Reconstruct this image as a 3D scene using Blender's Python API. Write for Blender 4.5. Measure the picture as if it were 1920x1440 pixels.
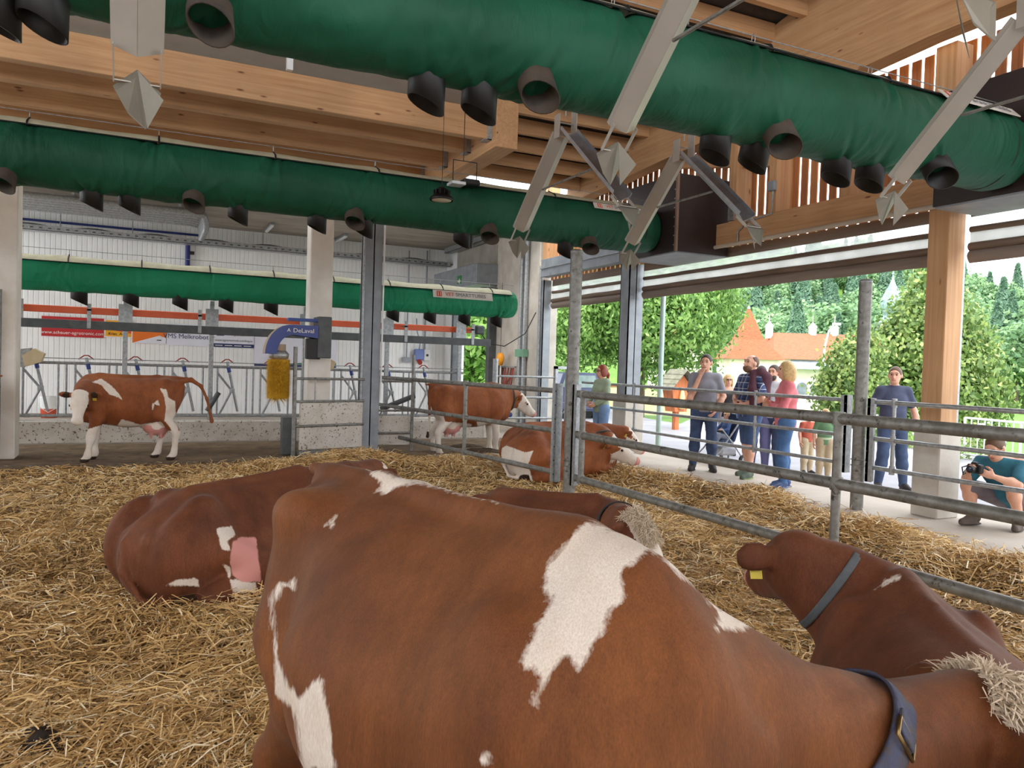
import bpy, bmesh, math, random
import numpy as np
from mathutils import Vector, Matrix
for o in list(bpy.data.objects): bpy.data.objects.remove(o)
COL = bpy.context.scene.collection
SC = bpy.context.scene
# ---------------------------------------------------------------- camera
FPX = 1442.0; CAMH = 1.6
ROLL = math.radians(1.8); PITCH = math.radians(-1.43); YAW = math.radians(25.4)
_F = np.array([math.sin(YAW)*math.cos(PITCH), math.cos(YAW)*math.cos(PITCH), math.sin(PITCH)])
_R0 = np.array([math.cos(YAW), -math.sin(YAW), 0.0]); _U0 = np.cross(_R0, _F)
_R = math.cos(ROLL)*_R0 + math.sin(ROLL)*_U0
_U = -math.sin(ROLL)*_R0 + math.cos(ROLL)*_U0
CAMP = np.array([0.0, 0.0, CAMH])
cd = bpy.data.cameras.new('camera'); cam = bpy.data.objects.new('camera', cd); COL.objects.link(cam)
cd.sensor_fit = 'HORIZONTAL'; cd.sensor_width = 36.0; cd.lens = FPX/1920*36.0
cd.clip_start = 0.05; cd.clip_end = 2000
cam.matrix_world = Matrix(((_R[0], _U[0], -_F[0], 0), (_R[1], _U[1], -_F[1], 0), (_R[2], _U[2], -_F[2], CAMH), (0, 0, 0, 1)))
SC.camera = cam
def ray(px, py): return _F + _R*(px-960)/FPX - _U*(py-720)/FPX
def on(px, py, axis, val):
    d = ray(px, py); t = (val-CAMP[axis])/d[axis]; return CAMP + t*d
def at(px, py, dist): return CAMP + ray(px, py)*dist
def proj(P):
    d = np.asarray(P, float) - CAMP; z = d@_F
    return 960+FPX*(d@_R)/z, 720-FPX*(d@_U)/z
# ---------------------------------------------------------------- world, sun, exposure
wd = bpy.data.worlds.new('overcast_sky'); SC.world = wd; wd.use_nodes = True
nt = wd.node_tree; bg = nt.nodes['Background']
bg.inputs[0].default_value = (0.93, 0.96, 1.0, 1); bg.inputs[1].default_value = 1.85
sd = bpy.data.lights.new('sun', 'SUN'); sd.energy = 1.3; sd.angle = math.radians(25); sd.color = (1, .96, .9)
sun = bpy.data.objects.new('sun', sd); COL.objects.link(sun)
sun.rotation_euler = (math.radians(42), 0, math.radians(-35))
vs = SC.view_settings
vs.view_transform = 'Standard'; vs.look = 'None'; vs.gamma = 1.0; vs.exposure = 1.18; vs.use_curve_mapping = False
# ---------------------------------------------------------------- object helpers
def link(name, me, parent=None, mat=None):
    o = bpy.data.objects.new(name, me); COL.objects.link(o)
    if mat is not None and me is not None and not me.materials: me.materials.append(mat)
    if parent is not None: o.parent = parent
    return o
def tag(o, label, cat, group=None, kind=None):
    if label: o['label'] = label
    if cat: o['category'] = cat
    if group: o['group'] = group
    if kind: o['kind'] = kind
    return o
def struct(o, label=None):
    o['kind'] = 'structure'
    if label: o['label'] = label
    return o
def empty(name, label=None, cat=None, group=None, loc=(0, 0, 0), rz=0.0):
    o = bpy.data.objects.new(name, None); COL.objects.link(o)
    o.location = loc; o.rotation_euler = (0, 0, rz); o.empty_display_size = .2
    if label: tag(o, label, cat, group)
    return o
def copy_tree(o, parent=None):
    c = o.copy(); COL.objects.link(c); c.parent = parent
    for ch in list(o.children): copy_tree(ch, c)
    return c
def V(*a): return np.array(a if len(a) > 1 else a[0], float)
def unit(v):
    v = np.asarray(v, float); n = np.linalg.norm(v); return v/n if n > 1e-12 else v
def frame(d):
    d = unit(d); up = V(0, 0, 1) if abs(d[2]) < .95 else V(1, 0, 0)
    s = unit(np.cross(up, d)); u = np.cross(d, s); return d, s, u
class MB:
    """collects shapes into one mesh"""
    def __init__(s): s.v = []; s.f = []; s.sm = []; s.mi = []; s.m = 0
    def add(s, vs, fs, smooth=False):
        b = len(s.v); s.v.extend([tuple(map(float, p)) for p in vs])
        for f in fs: s.f.append([i+b for i in f]); s.sm.append(smooth); s.mi.append(s.m)
        return s
    def box(s, lo, hi, bev=0.0):
        x0, y0, z0 = lo; x1, y1, z1 = hi
        return s.obox(((x0+x1)/2, (y0+y1)/2, (z0+z1)/2), (x1-x0, y1-y0, z1-z0), np.eye(3), bev)
    def obox(s, c, size, axes, bev=0.0):
        c = V(c); a = [V(axes[i])*size[i]/2 for i in range(3)]
        if bev <= 0:
            vs = [c+i*a[0]+j*a[1]+k*a[2] for k in (-1, 1) for j in (-1, 1) for i in (-1, 1)]
            return s.add(vs, [(0, 2, 3, 1), (4, 5, 7, 6), (0, 1, 5, 4), (2, 6, 7, 3), (0, 4, 6, 2), (1, 3, 7, 5)])
        u = [V(axes[i]) for i in range(3)]; h = [size[i]/2 for i in range(3)]; b = min(bev, min(h)*.6)
        vs = []; idx = {}
        for sx in (-1, 1):
            for sy in (-1, 1):
                for sz in (-1, 1):
                    for q in range(3):
                        e = [h[0], h[1], h[2]]
                        for r in range(3):
                            if r != q: e[r] -= b
                        idx[(sx, sy, sz, q)] = len(vs); vs.append(c+u[0]*sx*e[0]+u[1]*sy*e[1]+u[2]*sz*e[2])
        fs = []; g = lambda *k: idx[k]
        for sg in (-1, 1):
            for (q, f) in ((0, lambda i, j: (sg, i, j)), (1, lambda i, j: (i, sg, j)), (2, lambda i, j: (i, j, sg))):
                fs.append([g(*f(-1, -1), q), g(*f(1, -1), q), g(*f(1, 1), q), g(*f(-1, 1), q)])
        for i in (-1, 1):
            for j in (-1, 1):
                fs.append([g(i, j, -1, 0), g(i, j, 1, 0), g(i, j, 1, 1), g(i, j, -1, 1)])
                fs.append([g(i, -1, j, 0), g(i, 1, j, 0), g(i, 1, j, 2), g(i, -1, j, 2)])
                fs.append([g(-1, i, j, 1), g(1, i, j, 1), g(1, i, j, 2), g(-1, i, j, 2)])
        for i in (-1, 1):
            for j in (-1, 1):
                for k in (-1, 1): fs.append([g(i, j, k, 0), g(i, j, k, 1), g(i, j, k, 2)])
        return s.add(vs, fs)
    def beam(s, a, b, w, h, bev=0.0, up=None):
        """rectangular bar from a to b: w sideways, h along up"""
        a = V(a); b = V(b); d, sd_, u = frame(b-a)
        if up is not None:
            u = unit(V(up)-np.dot(V(up), d)*d); sd_ = np.cross(u, d)
        return s.obox((a+b)/2, (np.linalg.norm(b-a), w, h), (d, sd_, u), bev)
    def tube(s, a, b, r, n=12, r2=None, caps=True):
        a = V(a); b = V(b); d, sd_, u = frame(b-a); r2 = r if r2 is None else r2
        vs = []
        for p, rr in ((a, r), (b, r2)):
            for i in range(n):
                t = 2*math.pi*i/n; vs.append(p+rr*(math.cos(t)*sd_+math.sin(t)*u))
        s.add(vs, [(i, (i+1) % n, n+(i+1) % n, n+i) for i in range(n)], True)
        if caps: s.add(vs, [list(range(n))[::-1], list(range(n, 2*n))])
        return s
    def path(s, pts, r, n=8, closed=False, caps=True):
        pts = [V(p) for p in pts]; m = len(pts); rr = r if hasattr(r, '__len__') else [r]*m
        vs = []; prev = None
        for i, p in enumerate(pts):
            if closed: d = pts[(i+1) % m]-pts[i-1]
            else: d = pts[min(i+1, m-1)]-pts[max(i-1, 0)]
            d = unit(d)
            if prev is None: _, sd_, u = frame(d)
            else:
                sd_ = unit(prev-np.dot(prev, d)*d); u = np.cross(d, sd_)
            prev = sd_
            for k in range(n):
                t = 2*math.pi*k/n; vs.append(p+rr[i]*(math.cos(t)*sd_+math.sin(t)*u))
        fs = []
        for i in range(m if closed else m-1):
            j = (i+1) % m
            for k in range(n): fs.append((i*n+k, i*n+(k+1) % n, j*n+(k+1) % n, j*n+k))
        s.add(vs, fs, True)
        if caps and not closed: s.add(vs, [list(range(n))[::-1], list(range((m-1)*n, m*n))])
        return s
    def lathe(s, prof, n=24, c=(0, 0, 0), axis=(0, 0, 1), smooth=True):
        c = V(c); d, sd_, u = frame(axis); vs = []
        for (r, h) in prof:
            for k in range(n):
                t = 2*math.pi*k/n; vs.append(c+d*h+r*(math.cos(t)*sd_+math.sin(t)*u))
        fs = []
        for i in range(len(prof)-1):
            for k in range(n): fs.append((i*n+k, i*n+(k+1) % n, (i+1)*n+(k+1) % n, (i+1)*n+k))
        return s.add(vs, fs, smooth)
    def prism(s, poly, d):
        """polygon (list of 3d points) extruded along vector d"""
        p = [V(q) for q in poly]; n = len(p); d = V(d); vs = p+[q+d for q in p]
        return s.add(vs, [list(range(n))[::-1], list(range(n, 2*n))]+[(i, (i+1) % n, n+(i+1) % n, n+i) for i in range(n)])
    def grid(s, P, smooth=True, wrap=False):
        """P array (m,n,3)"""
        m, n = P.shape[:2]; fs = []
        nn = n if wrap else n-1
        for i in range(m-1):
            for j in range(nn): fs.append((i*n+j, i*n+(j+1) % n, (i+1)*n+(j+1) % n, (i+1)*n+j))
        return s.add(P.reshape(-1, 3), fs, smooth)
    def mesh(s, name):
        me = bpy.data.meshes.new(name); me.from_pydata(s.v, [], s.f)
        me.polygons.foreach_set('use_smooth', s.sm); me.polygons.foreach_set('material_index', s.mi)
        me.update()
        bm = bmesh.new(); bm.from_mesh(me); bmesh.ops.recalc_face_normals(bm, faces=bm.faces); bm.to_mesh(me); bm.free()
        return me
    def build(s, name, mat, parent=None):
        me = s.mesh(name)
        for m in (mat if isinstance(mat, (list, tuple)) else [mat]): me.materials.append(m)
        return link(name, me, parent)
def np_mesh(name, verts, faces, mat=None, smooth=True):
    """fast mesh from arrays; faces (n,3) or (n,4)"""
    me = bpy.data.meshes.new(name); nv = len(verts); nf, k = faces.shape
    me.vertices.add(nv); me.vertices.foreach_set('co', np.ascontiguousarray(verts, np.float32).ravel())
    me.loops.add(nf*k); me.loops.foreach_set('vertex_index', np.ascontiguousarray(faces, np.int32).ravel())
    me.polygons.add(nf); me.polygons.foreach_set('loop_start', np.arange(0, nf*k, k, dtype=np.int32))
    me.polygons.foreach_set('loop_total', np.full(nf, k, np.int32))
    me.polygons.foreach_set('use_smooth', np.full(nf, smooth, bool))
    if mat is not None: me.materials.append(mat)
    me.update(calc_edges=True); return me
def fattr(me, name, arr, domain='POINT'):
    a = me.attributes.new(name, 'FLOAT', domain); a.data.foreach_set('value', np.ascontiguousarray(arr, np.float32))
# ---------------------------------------------------------------- materials
def lin(c):
    """sRGB 0-255 -> linear"""
    return tuple((((x/255.)+.055)/1.055)**2.4 if x/255. > .04045 else x/255./12.92 for x in c)
def newmat(name):
    m = bpy.data.materials.new(name); m.use_nodes = True
    return m, m.node_tree, m.node_tree.nodes['Principled BSDF']
def N(nt, t, **kw):
    n = nt.nodes.new(t)
    for k, v in kw.items():
        if k.startswith('i_'): n.inputs[k[2:].replace('_', ' ')].default_value = v
        else: setattr(n, k, v)
    return n
def mapping(nt, scale=(1, 1, 1), coord='Object'):
    tc = N(nt, 'ShaderNodeTexCoord'); mp = N(nt, 'ShaderNodeMapping'); mp.inputs['Scale'].default_value = scale
    nt.links.new(tc.outputs[coord], mp.inputs['Vector']); return mp.outputs['Vector']
def ramp(nt, fac, stops):
    r = N(nt, 'ShaderNodeValToRGB'); e = r.color_ramp.elements
    while len(e) < len(stops): e.new(.5)
    for i, (p, c) in enumerate(stops):
        e[i].position = p; e[i].color = (c[0], c[1], c[2], 1) if hasattr(c, '__len__') else (c, c, c, 1)
    nt.links.new(fac, r.inputs['Fac']); return r.outputs['Color']
def mixc(nt, fac, a, b, blend='MIX'):
    m = N(nt, 'ShaderNodeMix', data_type='RGBA', blend_type=blend)
    for sck, v in ((0, fac), (6, a), (7, b)):
        if hasattr(v, 'links'): nt.links.new(v, m.inputs[sck])
        elif sck == 0: m.inputs[0].default_value = v
        else: m.inputs[sck].default_value = (v[0], v[1], v[2], 1)
    return m.outputs[2]
def noise(nt, vec, scale, detail=4, rough=.55, dist=0):
    n = N(nt, 'ShaderNodeTexNoise'); n.inputs['Scale'].default_value = scale; n.inputs['Detail'].default_value = detail
    n.inputs['Roughness'].default_value = rough; n.inputs['Distortion'].default_value = dist
    nt.links.new(vec, n.inputs['Vector']); return n.outputs['Fac']
def bump(nt, bs, h, strength, dist=.02):
    b = N(nt, 'ShaderNodeBump'); b.inputs['Strength'].default_value = strength; b.inputs['Distance'].default_value = dist
    nt.links.new(h, b.inputs['Height']); nt.links.new(b.outputs['Normal'], bs.inputs['Normal'])
_MC = {}
def M(name, c1, c2=None, scale=6, rough=.6, metal=0.0, bmp=0.0, bscale=40, stretch=(1, 1, 1), spot=None, spots=(0.62, .72), spotscale=9, emit=None, trans=0.0, contrast=(.3, .7), bdist=.01, detail=5):
    """general procedural material: two tones by noise, optional dirt spots, bump"""
    if name in _MC: return _MC[name]
    m, nt, bs = newmat(name); c1 = lin(c1); c2 = lin(c2) if c2 else tuple(x*.8 for x in c1)
    vec = mapping(nt, stretch)
    col = ramp(nt, noise(nt, vec, scale, detail), [(contrast[0], c2), (contrast[1], c1)])
    if spot:
        f = ramp(nt, noise(nt, vec, spotscale, 6, .7), [(spots[0], 0.0), (spots[1], 1.0)])
        col = mixc(nt, f, col, lin(spot))
    nt.links.new(col, bs.inputs['Base Color'])
    bs.inputs['Roughness'].default_value = rough; bs.inputs['Metallic'].default_value = metal
    if bmp: bump(nt, bs, noise(nt, vec, bscale, 5), bmp, bdist)
    if emit: bs.inputs['Emission Color'].default_value = (*lin(emit[0]), 1); bs.inputs['Emission Strength'].default_value = emit[1]
    if trans:
        tr = N(nt, 'ShaderNodeBsdfTranslucent'); mx = N(nt, 'ShaderNodeMixShader'); mx.inputs[0].default_value = trans
        nt.links.new(col, tr.inputs[0]); nt.links.new(bs.outputs[0], mx.inputs[1]); nt.links.new(tr.outputs[0], mx.inputs[2])
        nt.links.new(mx.outputs[0], nt.nodes['Material Output'].inputs[0])
    _MC[name] = m; return m
def wood(name, axis, light=(208, 166, 122), dark=(178, 130, 86), knots=True):
    if name in _MC: return _MC[name]
    m, nt, bs = newmat(name)
    st = {'x': (.35, 9, 9), 'y': (9, .35, 9), 'z': (9, 9, .35)}[axis]
    kst = {'x': (1.2, 4, 4), 'y': (4, 1.2, 4), 'z': (4, 4, 1.2)}[axis]
    v = mapping(nt, st); col = ramp(nt, noise(nt, v, 2.2, 8, .65, .6), [(.28, lin(dark)), (.72, lin(light))])
    v2 = mapping(nt, (1, 1, 1)); big = ramp(nt, noise(nt, v2, 1.1, 2), [(.3, .82), (.7, 1.06)])
    col = mixc(nt, 1.0, col, big, 'MULTIPLY')
    if knots:
        vo = N(nt, 'ShaderNodeTexVoronoi'); vo.inputs['Scale'].default_value = 1.5; nt.links.new(mapping(nt, kst), vo.inputs['Vector'])
        k = ramp(nt, vo.outputs['Distance'], [(.045, 1.0), (.11, 0.0)]); col = mixc(nt, k, col, lin((112, 68, 38)))
    nt.links.new(col, bs.inputs['Base Color']); bs.inputs['Roughness'].default_value = .7
    bump(nt, bs, noise(nt, v, 6, 6), .25, .004); _MC[name] = m; return m
GALV = M('galvanized_steel', (176, 180, 182), (138, 142, 144), 22, .42, .55, .12, 60, spot=(96, 88, 78), spots=(.66, .74), spotscale=14)
GALVD = M('galvanized_steel_dirty', (150, 150, 146), (112, 110, 104), 14, .5, .45, .2, 50, spot=(52, 44, 36), spots=(.58, .68), spotscale=12)
GREYST = M('grey_painted_steel', (150, 156, 162), (128, 134, 140), 5, .45, .15, spot=(110, 104, 96), spots=(.7, .8))
DKGREY = M('dark_grey_steel', (92, 96, 98), (70, 74, 76), 6, .5, .2)
BLACK = M('black_plastic', (20, 20, 21), (12, 12, 13), 8, .5)
BLACKD = M('black_plastic_dusty', (74, 64, 54), (30, 28, 27), 5, .75, contrast=(.25, .55))
CONC = M('concrete_light', (206, 200, 190), (182, 174, 162), 3, .85, 0, .15, 30, spot=(150, 138, 120), spots=(.66, .8), spotscale=5)
WX = wood('timber_along_x', 'x'); WY = wood('timber_along_y', 'y'); WZ = wood('timber_upright', 'z')
WHITE = M('white_paint', (236, 238, 238), (220, 222, 222), 3, .5)
def text_mesh(name, s, size, loc, xdir, zdir, mat, parent, align='CENTER', extrude=.001, space=1.0):
    cu = bpy.data.curves.new(name, 'FONT'); cu.body = s; cu.size = size; cu.align_x = align; cu.align_y = 'CENTER'
    cu.extrude = extrude; cu.space_character = space; cu.resolution_u = 3
    t = bpy.data.objects.new(name+'_tmp', cu); COL.objects.link(t)
    dg = bpy.context.evaluated_depsgraph_get(); me = bpy.data.meshes.new_from_object(t.evaluated_get(dg))
    bpy.data.objects.remove(t); bpy.data.curves.remove(cu)
    x = unit(xdir); z = unit(zdir); y = np.cross(x, z)
    me.transform(Matrix(((x[0], z[0], -y[0]*-1, loc[0]), (x[1], z[1], -y[1]*-1, loc[1]), (x[2], z[2], -y[2]*-1, loc[2]), (0, 0, 0, 1))))
    me.materials.clear(); me.materials.append(mat); me.name = name
    return link(name, me, parent)
# ---------------------------------------------------------------- implicit surfaces (surface nets) for bodies
class Field:
    def __init__(s, lo, hi, h):
        s.lo = V(lo); s.h = h; n = np.ceil((V(hi)-s.lo)/h).astype(int)+1; s.n = n
        s.ax = [s.lo[i]+h*np.arange(n[i]) for i in range(3)]; s.F = np.full(n, .5, np.float32)
    def sub(s, lo, hi, pad):
        i0 = np.clip(np.floor((V(lo)-pad-s.lo)/s.h).astype(int), 0, s.n); i1 = np.clip(np.ceil((V(hi)+pad-s.lo)/s.h).astype(int)+1, 0, s.n)
        if (i1 <= i0).any(): return None
        sl = tuple(slice(i0[i], i1[i]) for i in range(3))
        X, Y, Z = np.meshgrid(*[s.ax[i][sl[i]] for i in range(3)], indexing='ij', sparse=True)
        return sl, X, Y, Z
    def comb(s, sl, d, k, op='u'):
        a = s.F[sl]
        if op == 'u':
            if k > 0:
                hh = np.maximum(k-np.abs(a-d), 0)/k; s.F[sl] = np.minimum(a, d)-hh*hh*k*.25
            else: s.F[sl] = np.minimum(a, d)
        else:
            d = -d
            if k > 0:
                hh = np.maximum(k-np.abs(a-d), 0)/k; s.F[sl] = np.maximum(a, d)+hh*hh*k*.25
            else: s.F[sl] = np.maximum(a, d)
    def cone(s, a, b, ra, rb=None, k=.03, op='u', flat=None):
        """round cone; flat=(axis vector, factor) squashes across the axis vector"""
        a = V(a); b = V(b); rb = ra if rb is None else rb; r = max(ra, rb)
        if flat is not None and flat[1] > 1: r = r*flat[1]
        g = s.sub(np.minimum(a, b)-r, np.maximum(a, b)+r, k+2*s.h)
        if g is None: return s
        sl, X, Y, Z = g; ab = b-a; L2 = float(ab@ab)+1e-12
        px = X-a[0]; py = Y-a[1]; pz = Z-a[2]
        t = np.clip((px*ab[0]+py*ab[1]+pz*ab[2])/L2, 0, 1)
        dx = px-t*ab[0]; dy = py-t*ab[1]; dz = pz-t*ab[2]
        if flat is not None:
            n = unit(flat[0]); q = dx*n[0]+dy*n[1]+dz*n[2]; w = (1/flat[1]-1)*q
            dx = dx+w*n[0]; dy = dy+w*n[1]; dz = dz+w*n[2]
        d = np.sqrt(dx*dx+dy*dy+dz*dz)-(ra+t*(rb-ra)); s.comb(sl, d.astype(np.float32), k, op); return s
    def ell(s, c, r, k=.03, op='u', ax=None):
        c = V(c); r = V(r); R_ = max(r); g = s.sub(c-R_, c+R_, k+2*s.h)
        if g is None: return s
        sl, X, Y, Z = g; px, py, pz = X-c[0], Y-c[1], Z-c[2]
        if ax is not None:
            ax = np.array([unit(q) for q in ax]); px, py, pz = [px*ax[i][0]+py*ax[i][1]+pz*ax[i][2] for i in range(3)]
        q = np.sqrt((px/r[0])**2+(py/r[1])**2+(pz/r[2])**2)
        q2 = np.sqrt((px/r[0]**2)**2+(py/r[1]**2)**2+(pz/r[2]**2)**2)+1e-9
        d = q*(q-1)/q2; s.comb(sl, d.astype(np.float32), k, op); return s
    def chain(s, pts, rs, k=.03, flat=None):
        for i in range(len(pts)-1): s.cone(pts[i], pts[i+1], rs[i], rs[i+1], k, 'u', flat)
        return s
    def cut(s, p, n):
        """remove everything on the side of plane n points to"""
        n = unit(n); X, Y, Z = np.meshgrid(*s.ax, indexing='ij', sparse=True)
        d = (X-p[0])*n[0]+(Y-p[1])*n[1]+(Z-p[2])*n[2]; s.F = np.maximum(s.F, d.astype(np.float32)); return s
    def mesh(s):
        F = s.F.copy()
        F[0], F[-1], F[:, 0], F[:, -1], F[:, :, 0], F[:, :, -1] = [np.maximum(q, 1e-3) for q in (F[0], F[-1], F[:, 0], F[:, -1], F[:, :, 0], F[:, :, -1])]
        neg = F < 0; n = F.shape
        cnt = np.zeros((n[0]-1, n[1]-1, n[2]-1), np.int8)
        for i in (0, 1):
            for j in (0, 1):
                for k in (0, 1): cnt += neg[i:n[0]-1+i, j:n[1]-1+j, k:n[2]-1+k]
        act = (cnt > 0) & (cnt < 8); idx = np.argwhere(act)
        num = np.full(act.shape, -1, np.int32); num[act] = np.arange(len(idx))
        acc = np.zeros((len(idx), 3)); w = np.zeros(len(idx)); I, J, K = idx.T
        cor = [(i, j, k) for i in (0, 1) for j in (0, 1) for k in (0, 1)]
        for a in cor:
            for b in cor:
                if sum(abs(a[q]-b[q]) for q in range(3)) == 1 and a < b:
                    fa = F[I+a[0], J+a[1], K+a[2]]; fb = F[I+b[0], J+b[1], K+b[2]]; m = (fa < 0) != (fb < 0)
                    t = np.where(m, fa/np.where(m, fa-fb, 1), 0)
                    p = V(a)+t[:, None]*(V(b)-V(a)); acc[m] += p[m]; w[m] += 1
        P = s.lo+s.h*(idx+acc/w[:, None]); fs = []
        for axx in range(3):
            o1, o2 = [(1, 2), (2, 0), (0, 1)][axx]
            A = neg[tuple(slice(0, n[q]-1) if q == axx else slice(1, n[q]-1) for q in range(3))]
            B = neg[tuple(slice(1, n[q]) if q == axx else slice(1, n[q]-1) for q in range(3))]
            e = np.argwhere(A != B)
            if not len(e): continue
            sg = A[tuple(e.T)]; c = e.copy()
            for q in range(3):
                if q != axx: c[:, q] += 1
            def nb(d1, d2):
                cc = c.copy(); cc[:, o1] -= d1; cc[:, o2] -= d2; return num[tuple(cc.T)]
            qd = np.stack([nb(0, 0), nb(1, 0), nb(1, 1), nb(0, 1)], 1)
            qd[~sg] = qd[~sg][:, ::-1]; fs.append(qd)
        Q = np.concatenate(fs); return P, Q[(Q >= 0).all(1)]
def relax(P, Q, it=2, lam=.5):
    e = np.concatenate([Q[:, [0, 1]], Q[:, [1, 2]], Q[:, [2, 3]], Q[:, [3, 0]]]); e = np.concatenate([e, e[:, ::-1]])
    deg = np.bincount(e[:, 0], minlength=len(P))[:, None]
    for _ in range(it):
        S = np.stack([np.bincount(e[:, 0], P[e[:, 1], i], len(P)) for i in range(3)], 1); P = P+lam*(S/np.maximum(deg, 1)-P)
    return P
def vnormals(P, Q):
    n = np.cross(P[Q[:, 2]]-P[Q[:, 0]], P[Q[:, 3]]-P[Q[:, 1]]); A = np.zeros_like(P)
    for i in range(4): np.add.at(A, Q[:, i], n)
    return A/np.maximum(np.linalg.norm(A, axis=1)[:, None], 1e-12)
def poly_sd(px, py, poly):
    """signed distance to polygon, positive inside"""
    p = np.asarray(poly, float); x = px[:, None]; y = py[:, None]
    a = p; b = np.roll(p, -1, 0); ex = b[:, 0]-a[:, 0]; ey = b[:, 1]-a[:, 1]
    t = np.clip(((x-a[:, 0])*ex+(y-a[:, 1])*ey)/(ex*ex+ey*ey+1e-12), 0, 1)
    d = np.sqrt(((x-a[:, 0]-t*ex)**2+(y-a[:, 1]-t*ey)**2).min(1))
    c = ((a[:, 1] > y) != (b[:, 1] > y)) & (x < (ex*(y-a[:, 1])/np.where(ey == 0, 1e-12, ey)+a[:, 0]))
    return np.where(c.sum(1) % 2 == 1, d, -d)
def sstep(a, b, x):
    t = np.clip((x-a)/(b-a), 0, 1); return t*t*(3-2*t)
def vnoise(x, y, seed=0):
    """cheap smooth 2d noise"""
    r = np.random.RandomState(seed); tot = 0*x
    for o in range(6):
        a = r.rand()*6.28; k = r.uniform(.7, 1.6); tot = tot+np.sin((x*math.cos(a)+y*math.sin(a))*k*2+r.rand()*6.28)
    return tot/6
# ================================================================= SETTING
DIRT = M('dirty_concrete_floor', (134, 112, 84), (92, 74, 54), 2.2, .9, 0, .5, 14, spot=(66, 50, 36), spots=(.52, .7), spotscale=4, bdist=.03)
APRON = M('apron_concrete', (190, 180, 168), (170, 158, 144), 1.2, .9, 0, .2, 22, spot=(170, 152, 128), spots=(.6, .75), spotscale=3)
LIMEW = M('splashed_whitewash', (222, 218, 210), (196, 188, 176), 3, .85, 0, .3, 20, spot=(92, 66, 44), spots=(.57, .63), spotscale=24)
XL = -9.0
fl = struct(MB().box((XL, 12.4, -.35), (8.6, 15.1, 0)).build('floor', DIRT), 'manure-stained concrete walkway floor')
struct(MB().box((XL, 15.1, -.35), (8.9, 22.6, .02)).build('floor', APRON), 'pale concrete feed alley floor behind the feed fence')
struct(MB().box((6.4, -7, -.35), (9.6, 12.4, 0)).build('floor', APRON), 'pale concrete apron floor along the open side')
# walkway curb edge: rough concrete upstand seen from the bedding
cb = MB(); rg = random.Random(3)
xs = np.linspace(XL, 6.4, 160); P = np.zeros((160, 4, 3))
for i, x in enumerate(xs):
    j = .02*math.sin(i*1.7)+rg.uniform(-.015, .015)
    P[i] = [(x, 12.28+j, -.3), (x, 12.29+j, -.02+j), (x, 12.33, .012+rg.uniform(-.01, .01)), (x, 12.47, .004)]
cb.grid(P, False); struct(cb.build('trim_1', M('curb_stone', (120, 104, 84), (70, 58, 46), 6, .95, 0, .6, 20, spot=(176, 168, 156), spots=(.6, .68), spotscale=10)), 'rough dirty concrete curb at the bedding edge')
# feed curb wall (whitewashed, splashed)
struct(MB().box((XL, 15.1, 0), (6.55, 15.5, .4), .015).build('wall_front', LIMEW), 'low whitewashed manure-splashed curb wall under the feed fence')
# back wall : micro-ribbed white sandwich panels
RIB = M('white_ribbed_sheet', (246, 247, 247), (234, 236, 236), 1.2, .45)
n = int((8.3-XL)/.115); vs = []; fs = []
for i in range(n):
    x = XL+i*.115
    for dx, dy in ((0, 0), (.085, 0), (.095, .012), (.105, .012)): vs += [(x+dx, 22.4+dy, 0), (x+dx, 22.4+dy, 5.05)]
for i in range(len(vs)//2-1): fs.append((2*i, 2*i+1, 2*i+3, 2*i+2))
struct(MB().add(vs, fs).build('wall_back', RIB), 'white ribbed metal sheet wall behind the feed alley')
struct(MB().box((XL, 22.42, 0), (8.9, 22.6, 5.05)).build('wall_back', WHITE), 'outer skin of the white sheet wall')
CEIL = M('ceiling_concrete', (168, 160, 148), (138, 130, 120), .9, .9, 0, .2, 6, stretch=(1, 5, 1), spot=(112, 104, 94), spots=(.62, .75), spotscale=2)
struct(MB().box((XL, 15.6, 5.05), (8.9, 22.6, 5.25)).build('ceiling', CEIL), 'grey concrete slab ceiling over the feed alley')
# right wall of feed alley: white return, door jamb, concrete pier
wr = struct(MB().box((8.3, 21.55, 0), (8.6, 22.42, 5.05)).build('wall_right', WHITE), 'white wall return beside the alley door')
struct(MB().box((8.3, 18.5, 3.55), (8.6, 21.55, 5.05)).build('wall_right', M('wall_grey', (176, 170, 160), (150, 144, 134), 2, .85)), 'grey concrete lintel wall over the alley door')
pier = MB().box((8.25, 16.05, 0), (8.75, 18.5, 5.05), .02)
struct(pier.build('wall_right', CONC), 'pale concrete pier wall beside the alley door')
struct(MB().box((8.05, 18.42, 0), (8.32, 18.62, 3.6)).build('trim_2', DKGREY), 'dark grey steel door jamb')
struct(MB().box((8.2, 21.45, 0), (8.34, 21.6, 3.6)).build('trim_3', DKGREY), 'dark grey steel far door jamb')
# ------------------------------------------------- columns and posts
def column(name, lo, hi, mat, label, cat='column', bev=.015, grp=None):
    return tag(MB().box(lo, hi, bev).build(name, mat), label, cat, grp)
CONW = M('precast_concrete', (240, 236, 228), (220, 213, 202), 2.5, .8, 0, .15, 30, spot=(120, 92, 62), spots=(.68, .8), spotscale=4)
column('concrete_column', (-2.35, 13.15, 0), (-1.72, 13.6, 4.65), CONW, 'wide pale concrete column beside the cow at the walkway end')
column('concrete_column', (2.42, 13.05, 0), (2.80, 13.4, 4.65), CONW, 'slim pale concrete column carrying the yellow cow brush')
hb = MB()
x0, x1, y0, y1 = 3.36, 3.66, 13.1, 13.4
hb.box((x0, y0, .0), (x1, y0+.02, 4.65)).box((x0, y1-.02, 0), (x1, y1, 4.65)).box((x0+.14, y0, 0), (x0+.16, y1, 4.65))
st = empty('steel_column', 'grey steel H column beside the white gate panel', 'column', loc=(0, 0, 0)); hb.build('shaft', GREYST, st)
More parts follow.
